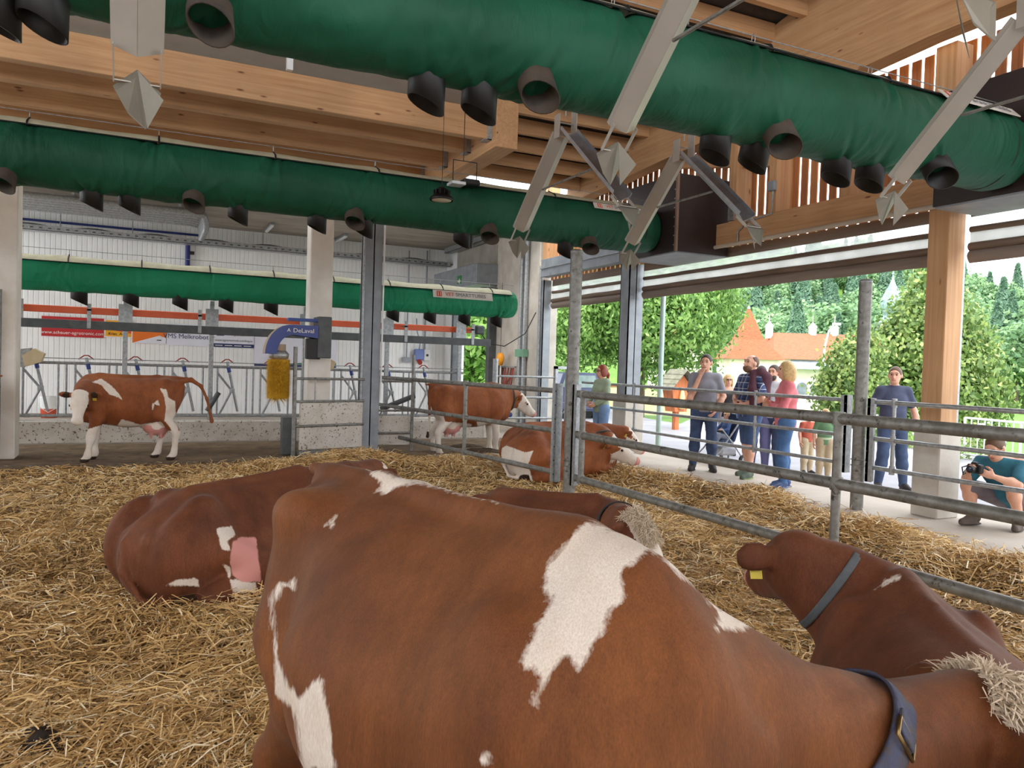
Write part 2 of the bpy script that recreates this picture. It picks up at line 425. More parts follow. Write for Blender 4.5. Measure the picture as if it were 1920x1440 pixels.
MB().box((x0-.08, y0-.04, 0), (x1+.08, y1+.06, .04)).build('base_plate', GALV, st)
MB().tube((x0-.03, y0-.02, .2), (x0-.03, y0-.02, 4.3), .022, 8).build('conduit', GALV, st)
MB().tube((x1+.02, y0-.02, .9), (x1+.02, y0-.02, 4.3), .016, 8).build('conduit', WHITE, st)
def round_post(x, y, z0, z1, r, label):
    t = empty('round_post', label, 'post', loc=(x, y, z0))
    MB().tube((0, 0, 0), (0, 0, z1-z0), r, 20).build('tube', GALVD, t)
    MB().lathe([(r*1.02, -.01), (r*1.02, .012), (r*.6, .03), (0, .034)], 20, (0, 0, z1-z0)).build('cap', GALV, t)
    for zz in (.55, .62):
        m = MB(); m.path([(r*1.12*math.cos(a), r*1.12*math.sin(a), zz) for a in np.linspace(0, 6.28, 25)[:-1]], .006, 5, True); m.build('ring', GALVD, t)
    return t
P1X, P1Y = 4.84, 8.42; P2X, P2Y = 7.7, 6.5
round_post(P1X, P1Y, -.2, 3.04, .078, 'tall round galvanized post standing in the straw between two gates')
round_post(P2X, P2Y, -.02, 2.72, .074, 'round galvanized post at the straw edge near the man in navy')
# ------------------------------------------------- gates and rails
def rail_gate(name, label, a, b, zs, r, uprights=(), end_a=False, end_b=False, z0=.12, z1=1.38, mat=GALVD, collars=(), cat='gate', ur=.03):
    """tubular gate from a to b (plan points)"""
    a = V(a[0], a[1], 0); b = V(b[0], b[1], 0); L = np.linalg.norm(b-a); rz = math.atan2(b[1]-a[1], b[0]-a[0])
    t = empty(name, label, cat, loc=tuple(a), rz=rz)
    for z in zs:
        rl = MB().tube((0, 0, z), (L, 0, z), r, 14).build('rail', mat, t)
        for cpos in collars: MB().tube((cpos-.1, 0, z), (cpos+.1, 0, z), r*1.18, 14).build('sleeve', mat, rl)
    for u in uprights:
        MB().tube((u, 0, min(zs)-.02), (u, 0, max(zs)+.0), ur, 12).build('upright', mat, t)
        for z in zs: MB().tube((u, 0, z-.05), (u, 0, z+.05), ur*1.35, 12).build('clamp', mat, t)
    for e, xx in ((end_a, 0), (end_b, L)):
        if e:
            s = 1 if xx == 0 else -1
            m = MB(); m.box((xx-.02, -.05, z0), (xx+.02, .05, z1)); m.box((xx-.02, -.05, z0), (xx+.07*s if s > 0 else xx+.02, -.04, z1)) if s > 0 else m.box((xx-.07, -.05, z0), (xx+.02, -.04, z1))
            ch = m.build('end_channel', GALV, t)
            for zz in np.linspace(z0+.1, z1-.1, 7): MB().tube((xx-.005*s, -.053, zz), (xx-.005*s, -.05, zz), .011, 8).build('bolt_hole', BLACK, ch)
    return t
z_main = (1.265, .76, .22)
rail_gate('pen_gate', 'long three-rail gate between the steel column and the tall round post', (3.88, 15.0), (4.76, 8.62), (1.285, .77, .235), .034, (4.05,), False, True)
rail_gate('pen_gate', 'thick three-rail gate behind the cow with its head turned away', (P1X, P1Y-.12), (P1X, .6), z_main, .045, (.16, 4.02), True, False, mat=GALVD, ur=.036)
rail_gate('outer_fence', 'thin three-rail fence in front of the standing visitors', (7.7, 13.0), (7.7, 6.68), (1.3, .87, .53), .024, (1.8, 4.75), False, True, .42, 1.36, GALV, (4.2,), 'fence', .02)
rail_gate('outer_fence', 'thin three-rail fence beside the crouching photographer', (7.7, 6.34), (7.7, -1.0), (1.3, .87, .53), .026, (.3,), True, False, .36, 1.34, GALV, (), 'fence', .022)
# small gate with white panel beside brush
t = empty('panel_gate', 'short gate of four rails with a splashed white panel', 'gate', loc=(2.14, 12.62, 0))
MB().tube((0, 0, 0), (0, 0, 1.78), .032, 14).build('post', GALVD, t)
for z in (1.27, .9, .50): MB().tube((0, 0, z), (1.24, .42, z), .022, 10).build('rail', GALVD, t)
for u in (.35, .66, .95): MB().tube((u, u*.34, .9), (u, u*.34, 1.27), .013, 8).build('upright', GALV, t)
MB().beam((.1, .075, .49), (1.22, .435, .49), .03, .76, .004).build('panel', LIMEW, t)
MB().beam((.08, .03, .07), (1.22, .41, .07), .05, .06).build('bottom_channel', GALVD, t)
MB().box((-.14, .2, .02), (.08, .44, .62), .01).build('side_box', DKGREY, t)
t = empty('panel_wall', 'low white splashed panel between the steel column and the gate post', 'panel', loc=(3.7, 13.3, 0))
MB().box((0, 0, .1), (.6, .05, .62), .006).build('panel', LIMEW, t)
for z in (.32, .72, 1.24): MB().tube((0, -.05, z), (.62, -.05, z), .02, 10).build('rail', GALVD, t)
MB().tube((.62, -.05, 0), (.62, -.05, 1.72), .03, 12).build('post', GALVD, t)
# left gate fragments fixed on the wide column
t = empty('column_gate', 'upright galvanized pipe gate hung on the wide concrete column', 'gate', loc=(-2.02, 13.08, 0))
MB().tube((.1, 0, 0), (.1, 0, 2.45), .03, 12).build('post', GALVD, t)
for z in (2.38, 1.93): MB().tube((-.75, 0, z), (.1, 0, z), .024, 10).build('rail', GALV, t)
for x in (-.1, -.45): MB().tube((x, 0, 1.93), (x, 0, 2.38), .018, 8).build('upright', GALV, t)
# gate at the end of feed fence by the pier
t = empty('end_gate', 'narrow galvanized gate closing the walkway end beside the concrete pier', 'gate', loc=(6.72, 15.0, 0))
MB().tube((0, 0, 0), (0, 0, 1.72), .06, 14).build('post', GALV, t)
for z in (1.35, .9, .45): MB().tube((0, 0, z), (1.42, -.05, z), .026, 10).build('rail', GALV, t)
m = MB()
for xx in (1.44, 1.74): m.box((xx-.03, -.1, .3), (xx+.03, 0, 1.6))
m.box((1.41, -.1, 1.54), (1.77, 0, 1.6)); m.build('end_frame', GALV, t)
tag(MB().box((8.02, 14.05, 0), (8.1, 14.13, 2.45)).build('steel_post', GALVD), 'slender grey square post beside the round post', 'post')
# ------------------------------------------------- feed fence
ff = empty('feed_fence', 'galvanized headlock feed fence on the whitewashed curb', 'fence', loc=(0, 15.3, 0))
BLUE = M('blue_plastic', (58, 84, 160), (48, 70, 140), 5, .5); RED = M('red_paint', (176, 60, 52), (150, 48, 42), 5, .5)
MB().tube((XL, 0, 1.39), (6.1, 0, 1.39), .026, 10).build('top_rail', GALV, ff)
MB().tube((XL, 0, .48), (6.1, 0, .48), .026, 10).build('bottom_rail', GALV, ff)
MB().tube((XL, -.03, 1.47), (6.1, -.03, 1.47), .009, 6).build('release_rod', GALV, ff)
bar = MB().tube((0, 0, .48), (0, 0, 1.39), .019, 8).mesh('bar'); bar.materials.append(GALV)
sw = MB().tube((0, 0, 1.49), (.2, 0, .56), .024, 8).mesh('swing_bar'); sw.materials.append(GALV)
br = MB().tube((-.166, 0, 1.28), (.09, 0, .95), .019, 8).tube((.09, 0, .95), (-.13, 0, .48), .019, 8).mesh('brace'); br.materials.append(GALV)
sl = MB().tube((.022, 0, 1.385), (.043, 0, 1.29), .034, 8).mesh('sleeve'); sl.materials.append(BLUE)
lt = MB().path([(-.12, 0, 1.46), (-.03, 0, 1.53), (.03, 0, 1.53), (.12, 0, 1.46)], .012, 6).mesh('latch'); lt.materials.append(RED)
hub = MB().box((.05, -.035, .91), (.14, .035, .99), .008).mesh('hub'); hub.materials.append(GALV)
clip = MB().box((-.05, -.03, .45), (.05, .03, .51), .008).mesh('clip'); clip.materials.append(GALV)
for i in range(11):
    ux = -2.5+.77*i
    for me, dx in ((bar, -.166), (bar, .35), (bar, .47), (clip, -.1)):
        o = link(me.name, me, ff); o.location = (ux+dx, 0, 0)
    b_ = link('brace', br, ff); b_.location = (ux, 0, 0)
    s_ = link('swing_bar', sw, ff); s_.location = (ux, -.02, 0)
    for nm, me in (('sleeve', sl), ('latch', lt), ('hub', hub)): link(nm, me, s_)
# posts + orange rail + grey beam
RPL = ['galvanized rail post half hidden by the wide concrete column', 'galvanized rail post between the yellow and the orange banner', 'galvanized rail post beside the navy-striped banner', 'galvanized rail post behind the slim concrete column', 'galvanized rail post just right of the steel H column', 'last galvanized rail post in front of the alley door']
ORG = M('orange_paint', (238, 106, 62), (226, 92, 50), 4, .45)
for i, x in enumerate((-2.0, -.36, 1.06, 2.75, 4.39, 5.97)):
    t = empty('rail_post', RPL[i], 'post', None, (x, 15.22, .4))
    MB().box((-.04, -.04, 0), (.04, .04, 2.2), .004).build('shaft', GALV, t)
    MB().box((-.11, -.07, 1.62), (.11, -.04, 2.05)).build('bracket_plate', GALV, t)
tag(MB().box((-4.5, 15.3, 2.25), (6.3, 15.38, 2.37), .008).build('orange_rail', ORG), 'long bright orange rail above the feed fence', 'rail')
tag(MB().box((-4.5, 15.12, 1.98), (6.65, 15.18, 2.13), .005).build('grey_beam', DKGREY), 'long dark grey steel beam under the orange rail', 'beam')
for x, lb_ in ((-.92, 'above the red banner'), (.85, 'above the milking robot banner'), (4.75, 'right of the steel H column'), (6.22, 'at the end of the orange rail')):
    t = empty('rail_bracket', 'small galvanized rail bracket '+lb_, 'bracket', None, (x, 15.2, 2.0))
    MB().box((-.03, -.1, 0), (.03, -.08, .42)).build('plate', GALV, t); MB().box((-.03, -.1, .3), (.03, .12, .33)).build('arm', GALV, t)
t = empty('rail_motor', 'small dark drive unit at the end of the orange rail', 'motor', loc=(6.35, 15.3, 2.2))
MB().box((0, -.07, .03), (.2, .09, .22), .03).build('housing', DKGREY, t); MB().box((-.06, -.03, -.15), (-.02, .03, .25)).build('bracket', GALV, t)
MB().path([(.15, 0, .05), (.3, 0, -.15), (.7, 0, -.2), (1.2, 0, .1), (1.6, .3, .6)], .012, 6).build('cable', BLACK, t)
# bucket
t = empty('bucket', 'white and orange-red plastic bucket behind the feed fence', 'bucket', loc=(-1.72, 16.2, .4))
t.location = tuple(on(92, 783, 2, .02)); t.scale = (1.35, 1.35, 1.35)
MB().lathe([(0, 0), (.125, 0), (.135, .16)], 24).build('body', M('orange_red_plastic', (214, 92, 60), (190, 76, 50), 6, .5), t)
MB().lathe([(.136, .16), (.148, .34), (.152, .35), (.145, .37), (0, .38)], 24).build('upper_band', WHITE, t)
MB().path([(-.15, 0, .33), (-.16, -.05, .2), (0, -.17, .1), (.16, -.05, .2), (.15, 0, .33)], .006, 6).build('handle', WHITE, t)
# ------------------------------------------------- banners on wall
YB = 22.36
def banner(px0, px1, pt0, pb0, mat, label, extra=None):
    a = on(px0, pt0, 1, YB); b = on(px1, pb0, 1, YB)
    t = empty('banner', label, 'banner', loc=(a[0], YB, b[2]))
    w = b[0]-a[0]; h = a[2]-b[2]; MB().box((0, 0, 0), (w, .02, h)).build('sheet', mat, t)
    if extra: extra(t, w, h)
    return t
TX, TZ = (1, 0, 0), (0, 0, 1)
BRED = M('banner_red', (196, 40, 44), (178, 32, 38), 2, .5); BYEL = M('banner_yellow', (244, 190, 40), (236, 150, 30), 4, .5)
BORG = M('banner_orange', (240, 126, 44), (230, 112, 36), 3, .5); BLIL = M('banner_white', (232, 234, 246), (222, 224, 238), 2, .5)
NAVY = M('print_navy', (42, 56, 108), (36, 48, 96), 4, .5); PGREY = M('print_grey', (120, 122, 128), None, 4, .5); PGRN = M('print_green', (60, 140, 110), None, 4, .5)
PRINT_W = M('print_white', (245, 240, 236), None, 3, .5); PBLK = M('print_black', (40, 30, 26), None, 3, .5); PORG = M('print_orange', (226, 96, 60), None, 4, .5)
def ex1(t, w, h): text_mesh('lettering', 'www.schauer-agrotronic.com', .115, (w*.5, -.004, h*.2), TX, TZ, PRINT_W, t, space=1.02)
def ex2(t, w, h):
    text_mesh('lettering', 'Kran  Au', .1, (w*.42, -.005, h*.16), TX, TZ, PBLK, t); MB().box((-.03, .002, -.03), (w+.03, .018, h+.03)).build('white_border', PRINT_W, t)
    MB().prism([(0, -.003, h*.45), (w, -.003, h*.2), (w, -.003, h*.9)], (0, .002, 0)).build('orange_field', PORG, t)
def ex3(t, w, h):
    MB().prism([(0, -.004, 0), (w, -.004, 0), (w, -.004, h*.3), (w*.8, -.004, h*.42)], (0, .003, 0)).build('white_wedge', BLIL, t)
    for i_, (a_, b_) in enumerate(((.08, .13), (.19, .3), (.32, .42), (.44, .56), (.58, .7))): MB().box((w*a_, -.004, h*.88), (w*b_, -.001, h*.985)).build('print_stroke', PRINT_W, t)
    MB().box((w*.08, -.004, h*.6), (w*.5, -.001, h*.625)).build('print_line', PRINT_W, t); MB().box((w*.72, -.008, h*.16), (w*.86, -.005, h*.2)).build('print_line', PBLK, t)
def ex4(t, w, h): text_mesh('lettering', 'VMS Melkroboter', .175, (w*.5, -.004, h*.42), TX, TZ, NAVY, t)
def ex5(t, w, h):
    MB().box((0, -.004, .0), (w, -.001, h*.18)).build('navy_strip', NAVY, t); text_mesh('lettering', 'www.agrartechnik-schilling.at', .082, (w*.5, -.004, h*.34), TX, TZ, PGREY, t)
    text_mesh('lettering', 'Agrartechnik', .085, (w*.66, -.004, h*.62), TX, TZ, PGREY, t); MB().prism([(w*.06, -.004, h*.56), (w*.26, -.004, h*.56), (w*.17, -.004, h*.8)], (0, .003, 0)).build('logo', NAVY, t)
    for i_ in range(4): MB().box((w*(.04+.235*i_), -.007, h*.07), (w*(.22+.235*i_), -.004, h*.105)).build('print_line', PRINT_W, t)
def ex6(t, w, h):
    MB().prism([(0, -.004, 0), (w, -.004, 0), (w, -.004, h*.05), (w*.5, -.004, h*.1), (0, -.004, h*.07)], (0, .003, 0)).build('purple_wave', NAVY, t)
    MB().prism([(w*.3, -.006, h*.07), (w, -.006, h*.08), (w, -.006, h*.14), (w*.6, -.006, h*.13)], (0, .003, 0)).build('green_wave', PGRN, t)
    text_mesh('lettering', 'E', .16, (w*.48, -.006, h*.42), TX, TZ, NAVY, t)
banner(78, 194, 592, 634, BRED, 'dark red banner with white web address on the back wall', ex1)
banner(198, 246, 600, 632, BYEL, 'small yellow and orange banner between the red and orange banners', ex2)
banner(249, 311, 606, 645, BORG, 'orange banner with a white wedge', ex3)
banner(313, 396, 606, 650, BLIL, 'white banner with dark blue milking robot lettering', ex4)
banner(401, 476, 612, 653, BLIL, 'white banner with navy strip and grey web address', ex5)
banner(478, 630, 620, 690, BLIL, 'large white banner with purple and green wave behind the brush', ex6)
# ------------------------------------------------- ceiling services
t = empty('pipe_bundle', 'bundle of grey ventilation pipes hung under the slab ceiling', 'pipes', loc=(0, 0, 4.86))
for i in range(6):
    y = 19.2+i*.32
    MB().path([(XL, y, 0), (.9, y, 0), (1.12, y+.1, -.03), (1.2, y+.5, -.12), (1.2, y+.62, -.3)], .075, 10).build('pipe', GALV, t)
for x in (-1.5, .6): MB().box((x-.03, 19.0, .08), (x+.03, 21.1, .13)).build('hanger_rail', GALV, t)
t = empty('cable_tray', 'perforated galvanized cable tray under the ceiling along the back wall', 'cable tray', loc=(0, 22.0, 4.5))
m = MB(); m.box((XL, -.12, 0), (8.2, .2, .012)); m.box((XL, -.12, 0), (8.2, -.108, .13)); m.box((XL, .188, 0), (8.2, .2, .13)); m.build('tray', GALV, t)
for i in range(60): MB().box((-3+i*.19, -.125, .05), (-2.93+i*.19, -.121, .085)).build('slot', DKGREY, t)
for x in np.arange(-2, 8, 1.6): MB().tube((x, .04, .1), (x, .04, .56), .012, 6).build('hanger', GALV, t)
m = MB(); m.path([(-3+.2*i, .03, .13+.03*math.sin(i*.9)) for i in range(56)], .03, 6); m.build('cables', M('cable_grey', (96, 96, 98), None, 4, .6), t)
t = empty('cable_tray', 'galvanized tray running over the alley door to the corner', 'cable tray', loc=(8.1, 0, 4.62))
m = MB(); m.box((-.12, 16.95, .25), (.1, 21.8, .262)); m.box((-.12, 16.95, .25), (-.108, 21.8, .4)); m.build('tray', GALV, t)
tag(MB().tube((XL, 22.2, 4.78), (1.2, 22.2, 4.78), .03, 8).build('blue_pipe', M('blue_pipe', (40, 56, 130), None, 4, .5)), 'thin dark blue pipe along the top of the wall', 'pipe')
t = empty('drop_pipe', 'dark blue pipe dropping down the ribbed wall', 'pipe', loc=tuple(on(352, 480, 1, 22.3)))
MB().box((-.05, .03, -.3), (.05, .1, -.2)).build('wall_clip', GALV, t); MB().tube((0, 0, -.35), (0, 0, .28), .06, 10).build('pipe', M('blue_pipe'[:9]+'_dark', (36, 48, 118), None, 4, .5), t)
MB().box((.04, -.05, .05), (.16, .05, .13)).build('valve', BLACK, t)
for q, (px, py, lb_) in enumerate(((505, 428, 'left of the slim column'), (703, 455, 'right of the steel column'), (640, 448, 'between slim and steel column'))):
    p = on(px, py, 2, 4.98); t = empty('strip_light', 'slim strip light under the slab ceiling, seen '+lb_, 'lamp', None, tuple(p))
    MB().beam((0, -.6, .03), (0, .6, .03), .1, .05).build('housing', GREYST, t); MB().beam((0, -.58, -.01), (0, .58, -.01), .07, .04).build('diffuser', WHITE, t)
t = empty('roller_door_housing', 'long grey metal roller door housing over the alley door', 'housing', loc=(8.0, 18.45, 3.66))
MB().box((-.35, 0, 0), (.3, 3.3, .55), .01).build('casing', GREYST, t)
MB().tube((-.1, .1, -.06), (-.1, .1, -.3), .09, 12).build('motor', DKGREY, t)
MB().box((-.36, 1.05, .1), (-.35, 1.35, .32)).build('exit_sign', M('exit_green', (40, 130, 70), None, 3, .5), t)
MB().prism([(-.362, 1.1, .17), (-.362, 1.2, .25), (-.362, 1.2, .2), (-.362, 1.3, .2), (-.362, 1.3, .14), (-.362, 1.2, .14), (-.362, 1.2, .09)], (-.002, 0, 0)).build('arrow', PRINT_W, t)
# services on the pier
t = empty('pier_pipes', 'two shiny vertical pipes on the concrete pier', 'pipes', loc=(8.18, 0, 0))
MB().tube((0, 16.6, .2), (0, 16.6, 5.0), .06, 12).build('pipe', GALV, t); MB().tube((0, 16.85, .2), (0, 16.85, 5.0), .05, 12).build('pipe', GALV, t)
MB().box((-.08, 16.5, 1.8), (.05, 16.95, 1.98)).build('green_band', M('pale_green', (120, 170, 140), None, 3, .6), t)
t = empty('hook_block', 'yellow-orange hoist block hanging by the pier', 'hoist', loc=tuple(on(938, 673, 0, 8.0)))
MB().lathe([(0, -.17), (.07, -.15), (.1, -.02), (.1, .06), (.06, .14), (0, .16)], 14).build('block', M('yellow_plastic', (244, 166, 44), (230, 146, 30), 4, .5), t)
MB().tube((0, 0, .15), (0, 0, 1.9), .012, 6).build('chain', GALVD, t); MB().tube((.02, 0, -.15), (.02, 0, -1.1), .02, 6).build('cable', WHITE, t)
MB().box((-.06, .15, -.75), (.06, .3, -.0), .01).build('control_box', DKGREY, t)
t = empty('power_sockets', 'blue and white socket box with red plug on the back wall', 'socket', loc=tuple(on(785, 672, 1, 22.3)))
MB().box((-.14, -.1, -.05), (.14, .05, .28), .02).build('box', M('socket_blue', (110, 130, 190), None, 4, .5), t)
MB().tube((0, -.16, -.14), (0, -.02, -.05), .07, 10).build('plug', RED, t); MB().path([(0, -.05, .28), (.0, -.1, .5), (-.1, -.08, .8), (-.1, 0, 1.2)], .02, 6).build('cable', GREYST, t)
t = empty('switch_box', 'small grey switch box on the ribbed wall', 'socket', loc=tuple(on(762, 676, 1, 22.33)))
MB().box((-.13, -.05, -.05), (.13, .03, .1), .01).build('box', GREYST, t); MB().tube((0, 0, .1), (0, 0, 3.3), .02, 6).build('conduit', GREYST, t)
t = empty('switch_box', 'white isolator box beside the socket box', 'socket', loc=tuple(on(800, 668, 1, 22.33)))
MB().box((-.1, -.06, -.13), (.1, .03, .2), .01).build('box', WHITE, t); MB().tube((0, -.07, .03), (0, -.05, .03), .04, 10).build('dial', BLACK, t); MB().tube((-.07, 0, .2), (-.07, 0, 3.2), .025, 6).build('conduit', GREYST, t)
t = empty('halter_ropes', 'tangled reddish halter ropes hanging on the pier', 'rope', loc=tuple(on(952, 700, 0, 8.16)))
rg = random.Random(8)
for i in range(7):
    y0 = rg.uniform(-.35, .35); y1 = rg.uniform(-.35, .35)
    MB().path([(0, y0, .15), (-.03, y0+.03, -.1), (-.04, (y0+y1)/2, -.35-rg.random()*.2), (-.03, y1, -.05), (0, y1, .16)], .014, 6).build('rope', RED if i % 2 else M('rope_brown', (120, 74, 60), None, 5, .8), t)
MB().box((-.03, -.45, .14), (.02, .45, .18)).build('hook_rail', GALV, t)
# watering bowls (cream) on column sides
CREAM = M('cream_plastic', (216, 196, 158), (196, 176, 140), 5, .6)
def bowl(px, py, y, label, flip=1):
    t = empty('water_bowl', label, 'water bowl', loc=tuple(on(px, py, 1, y)))
    MB().prism([(-.1*flip, -.14, -.1), (.12*flip, -.14, -.02), (.17*flip, -.14, .12), (.02*flip, -.14, .2), (-.14*flip, -.14, .08)], (0, .28, 0)).build('body', CREAM, t)
    MB().prism([(-.2*flip, -.1, .18), (-.02*flip, -.1, .21), (-.12*flip, -.1, -.12), (-.22*flip, -.1, -.1)], (0, .2, 0)).build('bracket', GALV, t)
bowl(62, 676, 15.0, 'cream plastic trough bowl beside the wide concrete column')
bowl(610, 690, 14.9, 'cream plastic trough bowl beside the slim concrete column')
t = empty('pipe_stub', 'dark open pipe end sticking up behind the cow tail', 'pipe', loc=tuple(on(402, 750, 1, 15.0)))
MB().tube((-.12, 0, -.2), (.07, -.03, .14), .045, 14, caps=False).build('pipe', DKGREY, t); MB().tube((.0, -.01, .0), (.068, -.03, .135), .038, 14, caps=False).build('inner_wall', BLACK, t)
t = empty('pipe_stub', 'dark pipe arm resting behind the standing cow rump', 'pipe', loc=tuple(on(745, 755, 1, 14.6)))
MB().tube((-.33, 0, -.13), (.35, .0, .14), .05, 14).build('pipe', DKGREY, t)
# ================================================================= TIMBER ROOF AND OPEN SIDE
def zroof(y): return 6.2-.2*(y-8) if y > 1 else 7.6-.0*(y-1)
rf = empty('roof', None, None); struct(rf, 'timber roof with joists, header beams and purlins')
JG = 'timber roof members'
JB = [10.72, 11.55, 12.6, 13.85]; 
for i, y in enumerate(JB): MB().box((XL, y, 4.98), (4.62, y+.16, 5.42), .006).build('joist', WX, rf)
MB().box((XL, 14.3, 4.62), (4.62, 14.5, 5.05), .006).build('wall_beam', WX, rf)
MB().box((4.62, 10.55, 4.84), (4.98, 14.25, 5.62), .008).build('header', WY, rf)
for y in JB:
    m = MB(); m.box((4.5, y-.012, 4.965), (4.63, y+.172, 4.98)); m.box((4.55, y-.012, 4.965), (4.63, y, 5.3)); m.box((4.55, y+.16, 4.965), (4.63, y+.172, 5.3)); m.build('joist_hanger', GALV, rf)
PURL = []
y = 13.4
while y > -10:
    z = zroof(y); x0 = 4.98 if y > 10.6 else XL
    MB().box((x0, y, z), (7.72, y+.1, z+.24), .004).build('purlin', WX, rf); y -= .58
# white insulated deck over the left bay, dark corrugated deck over the rest
DECK = M('dark_corrugated_deck', (64, 56, 50), (44, 38, 34), 4, .8, 0, .2, 20)
LDECK = M('white_roof_panel', (214, 212, 206), (196, 194, 188), 2, .6)
ys = np.linspace(-10, 10.6, 276); P = np.zeros((276, 2, 3))
for i, yy in enumerate(ys):
    zz = zroof(yy)+.26+.025*(i % 4 in (0, 1)); P[i] = [(XL, yy, zz), (8.9, yy, zz)]
struct(MB().grid(P, False).build('roof_deck', DECK), 'dark corrugated roof deck')
struct(MB().prism([(4.9, 10.6, zroof(10.6)+.26), (8.9, 10.6, zroof(10.6)+.26), (8.9, 14.0, zroof(14.0)+.26), (4.9, 14.0, zroof(14.0)+.26)], (0, 0, .05)).build('roof_deck', DECK), 'dark roof deck strip over the far bay')
struct(MB().prism([(XL, 10.6, 5.75), (4.9, 10.6, 5.75), (4.9, 14.4, 5.6), (XL, 14.4, 5.6)], (0, 0, .08)).build('roof_deck', LDECK), 'white insulated roof panel above the joists')
for x in (-4, -1.2, 1.6, 4.4):
    MB().box((x, 10.62, 5.42), (x+.08, 10.7, 5.76)).build('cripple_post', WHITE, rf)
struct(MB().box((XL, -5.2, -.3), (8.6, -5, 2.9)).build('shade_wall_near', M('shade_wall_boards', (176, 136, 96), (150, 110, 74), 3, .8, stretch=(6, 6, .4))), 'added unseen low boarding opposite the feed alley, holding back low sky light'); struct(MB().box((XL-.2, -5.2, -.3), (XL, 12.3, 2.9)).build('shade_wall_left', _MC['shade_wall_boards']), 'added unseen low boarding at the far left end of the pen, holding back low sky light')  # unseen walls added to cut low sky light on the nearest cow
# tapered glulam girder above the open side
def gb(y): return 5.03+.055*(11.9-y) if y > 5.8 else 5.365
ys = np.linspace(13.9, -2.2, 9); m = MB(); P = []
for yy in ys: P.append([(7.72, yy, gb(yy)), (7.72, yy, zroof(yy)+.22), (7.98, yy, zroof(yy)+.22), (7.98, yy, gb(yy))])
m.grid(np.array(P), False, True); m.add([P[0][i] for i in range(4)], [(0, 1, 2, 3)]); m.build('girder', WY, rf)
# ------------- open side: plate, studs, plank cladding, posts
ws = empty('wall_side', None, None); struct(ws, 'plank-clad gable strip above the open side')
PLATE_Z0, PLATE_Z1 = 3.58, 3.92
MB().box((8.12, -2, PLATE_Z0), (8.34, 12.2, PLATE_Z1), .006).build('plate', WY, ws)
MB().box((8.1, 12.47, 3.62), (8.3, 15.7, 4.02), .006).build('steel_lintel', GREYST, ws)
MB().box((8.07, 12.47, 3.8), (8.1, 15.7, 3.815)).build('lintel_lip', GALV, ws)
rg = random.Random(5)
WPL = wood('timber_plank_a', 'z', (188, 124, 78), (140, 84, 50)); WPL2 = wood('timber_plank_b', 'z', (204, 142, 90), (160, 100, 60), False)
pl = MB().box((-.0, -.064, 0), (.018, .064, 1.9)).mesh('plank'); pl.materials.append(WPL)
pl2 = MB().box((-.0, -.064, 0), (.018, .064, 1.9)).mesh('plank'); pl2.materials.append(WPL2)
y = 15.9; k = 0
while y > -2:
    o = link('plank', pl if rg.random() < .55 else pl2, ws); o.location = (8.5+rg.uniform(0, .006), y, 3.6); k += 1
    y -= .168+rg.uniform(0, .01)
for yy in (15.6, 13.9, 11.2, 9.35, 8.5, 7.2, 4.9, 4.5, 3.2, 1.6):
    MB().box((8.16, yy, PLATE_Z1), (8.48, yy+.15, 5.9), .004).build('stud', WZ, ws)
MB().beam((8.3, 11.7, 5.35), (8.3, 8.6, 4.72), .12, .2, .004).build('brace', WY, ws)
MB().box((8.13, 9.36, PLATE_Z1+.02), (8.16, 9.48, PLATE_Z1+.3)).build('joint_plate', GALVD, ws); MB().box((8.13, 9.18, PLATE_Z1+.02), (8.16, 9.3, PLATE_Z1+.3)).build('joint_plate', GALVD, ws)
MB().path([(8.1, 8.5, 4.25), (8.1, 8.5, 3.9), (8.1, 9.0, 3.86), (8.1, 9.2, 3.74), (8.1, 9.2, 3.55)], .014, 6).build('conduit', GALV, ws)
MB().box((8.05, 8.44, 4.22), (8.12, 8.56, 4.36), .008).build('junction_box', GREYST, ws)
MB().tube((8.1, 12.1, 3.56), (8.1, -2, 3.56), .03, 8).build('edge_pipe', M('beige_pipe', (196, 184, 166), None, 3, .6), ws)
# timber post on concrete foot
t = empty('timber_post', 'tall square timber post on a pale concrete foot at the open side', 'post', loc=(8.3, 5.92, 0))
MB().box((-.15, -.13, .95), (.13, .13, 5.4), .006).build('shaft', WZ, t)
MB().box((-.2, -.17, 0), (.17, .17, 1.0), .012).build('concrete_foot', CONC, t)
MB().box((.13, -.1, 1.0), (.2, .1, 3.5)).build('guide_rail', GALV, t)
t = empty('steel_post', 'grey steel post on a concrete foot between the shade curtains', 'post', loc=(8.3, 12.3, 0))
m = MB(); m.box((-.16, -.15, 1.0), (.16, -.13, 3.57)); m.box((-.16, .13, 1.0), (.16, .15, 3.57)); m.box((-.01, -.15, 1.0), (.01, .15, 3.57)); m.box((-.16, -.15, 1), (-.14, .15, 3.57)); m.build('shaft', GREYST, t)
MB().box((-.2, -.22, 0), (.22, .22, 1.05), .012).build('concrete_foot', CONC, t)
t = empty('steel_post', 'grey steel guide post against the pale concrete pier', 'post', loc=(8.3, 15.85, 0))
m = MB(); m.box((-.1, -.12, 0), (.1, -.1, 3.57)); m.box((-.1, .1, 0), (.1, .12, 3.57)); m.box((-.1, -.12, 0), (-.08, .12, 3.57)); m.build('shaft', GREYST, t)
MB().tube((-.12, 0, 0), (-.12, 0, 3.9), .035, 10).build('pipe', GALV, t)
tag(MB().tube((9.0, 12.25, -.02), (9.0, 12.25, 3.3), .05, 12).build('downpipe', M('pale_green_metal', (176, 198, 190), (150, 172, 166), 3, .45, .3)), 'slender pale green metal pipe outside the steel post', 'pipe')
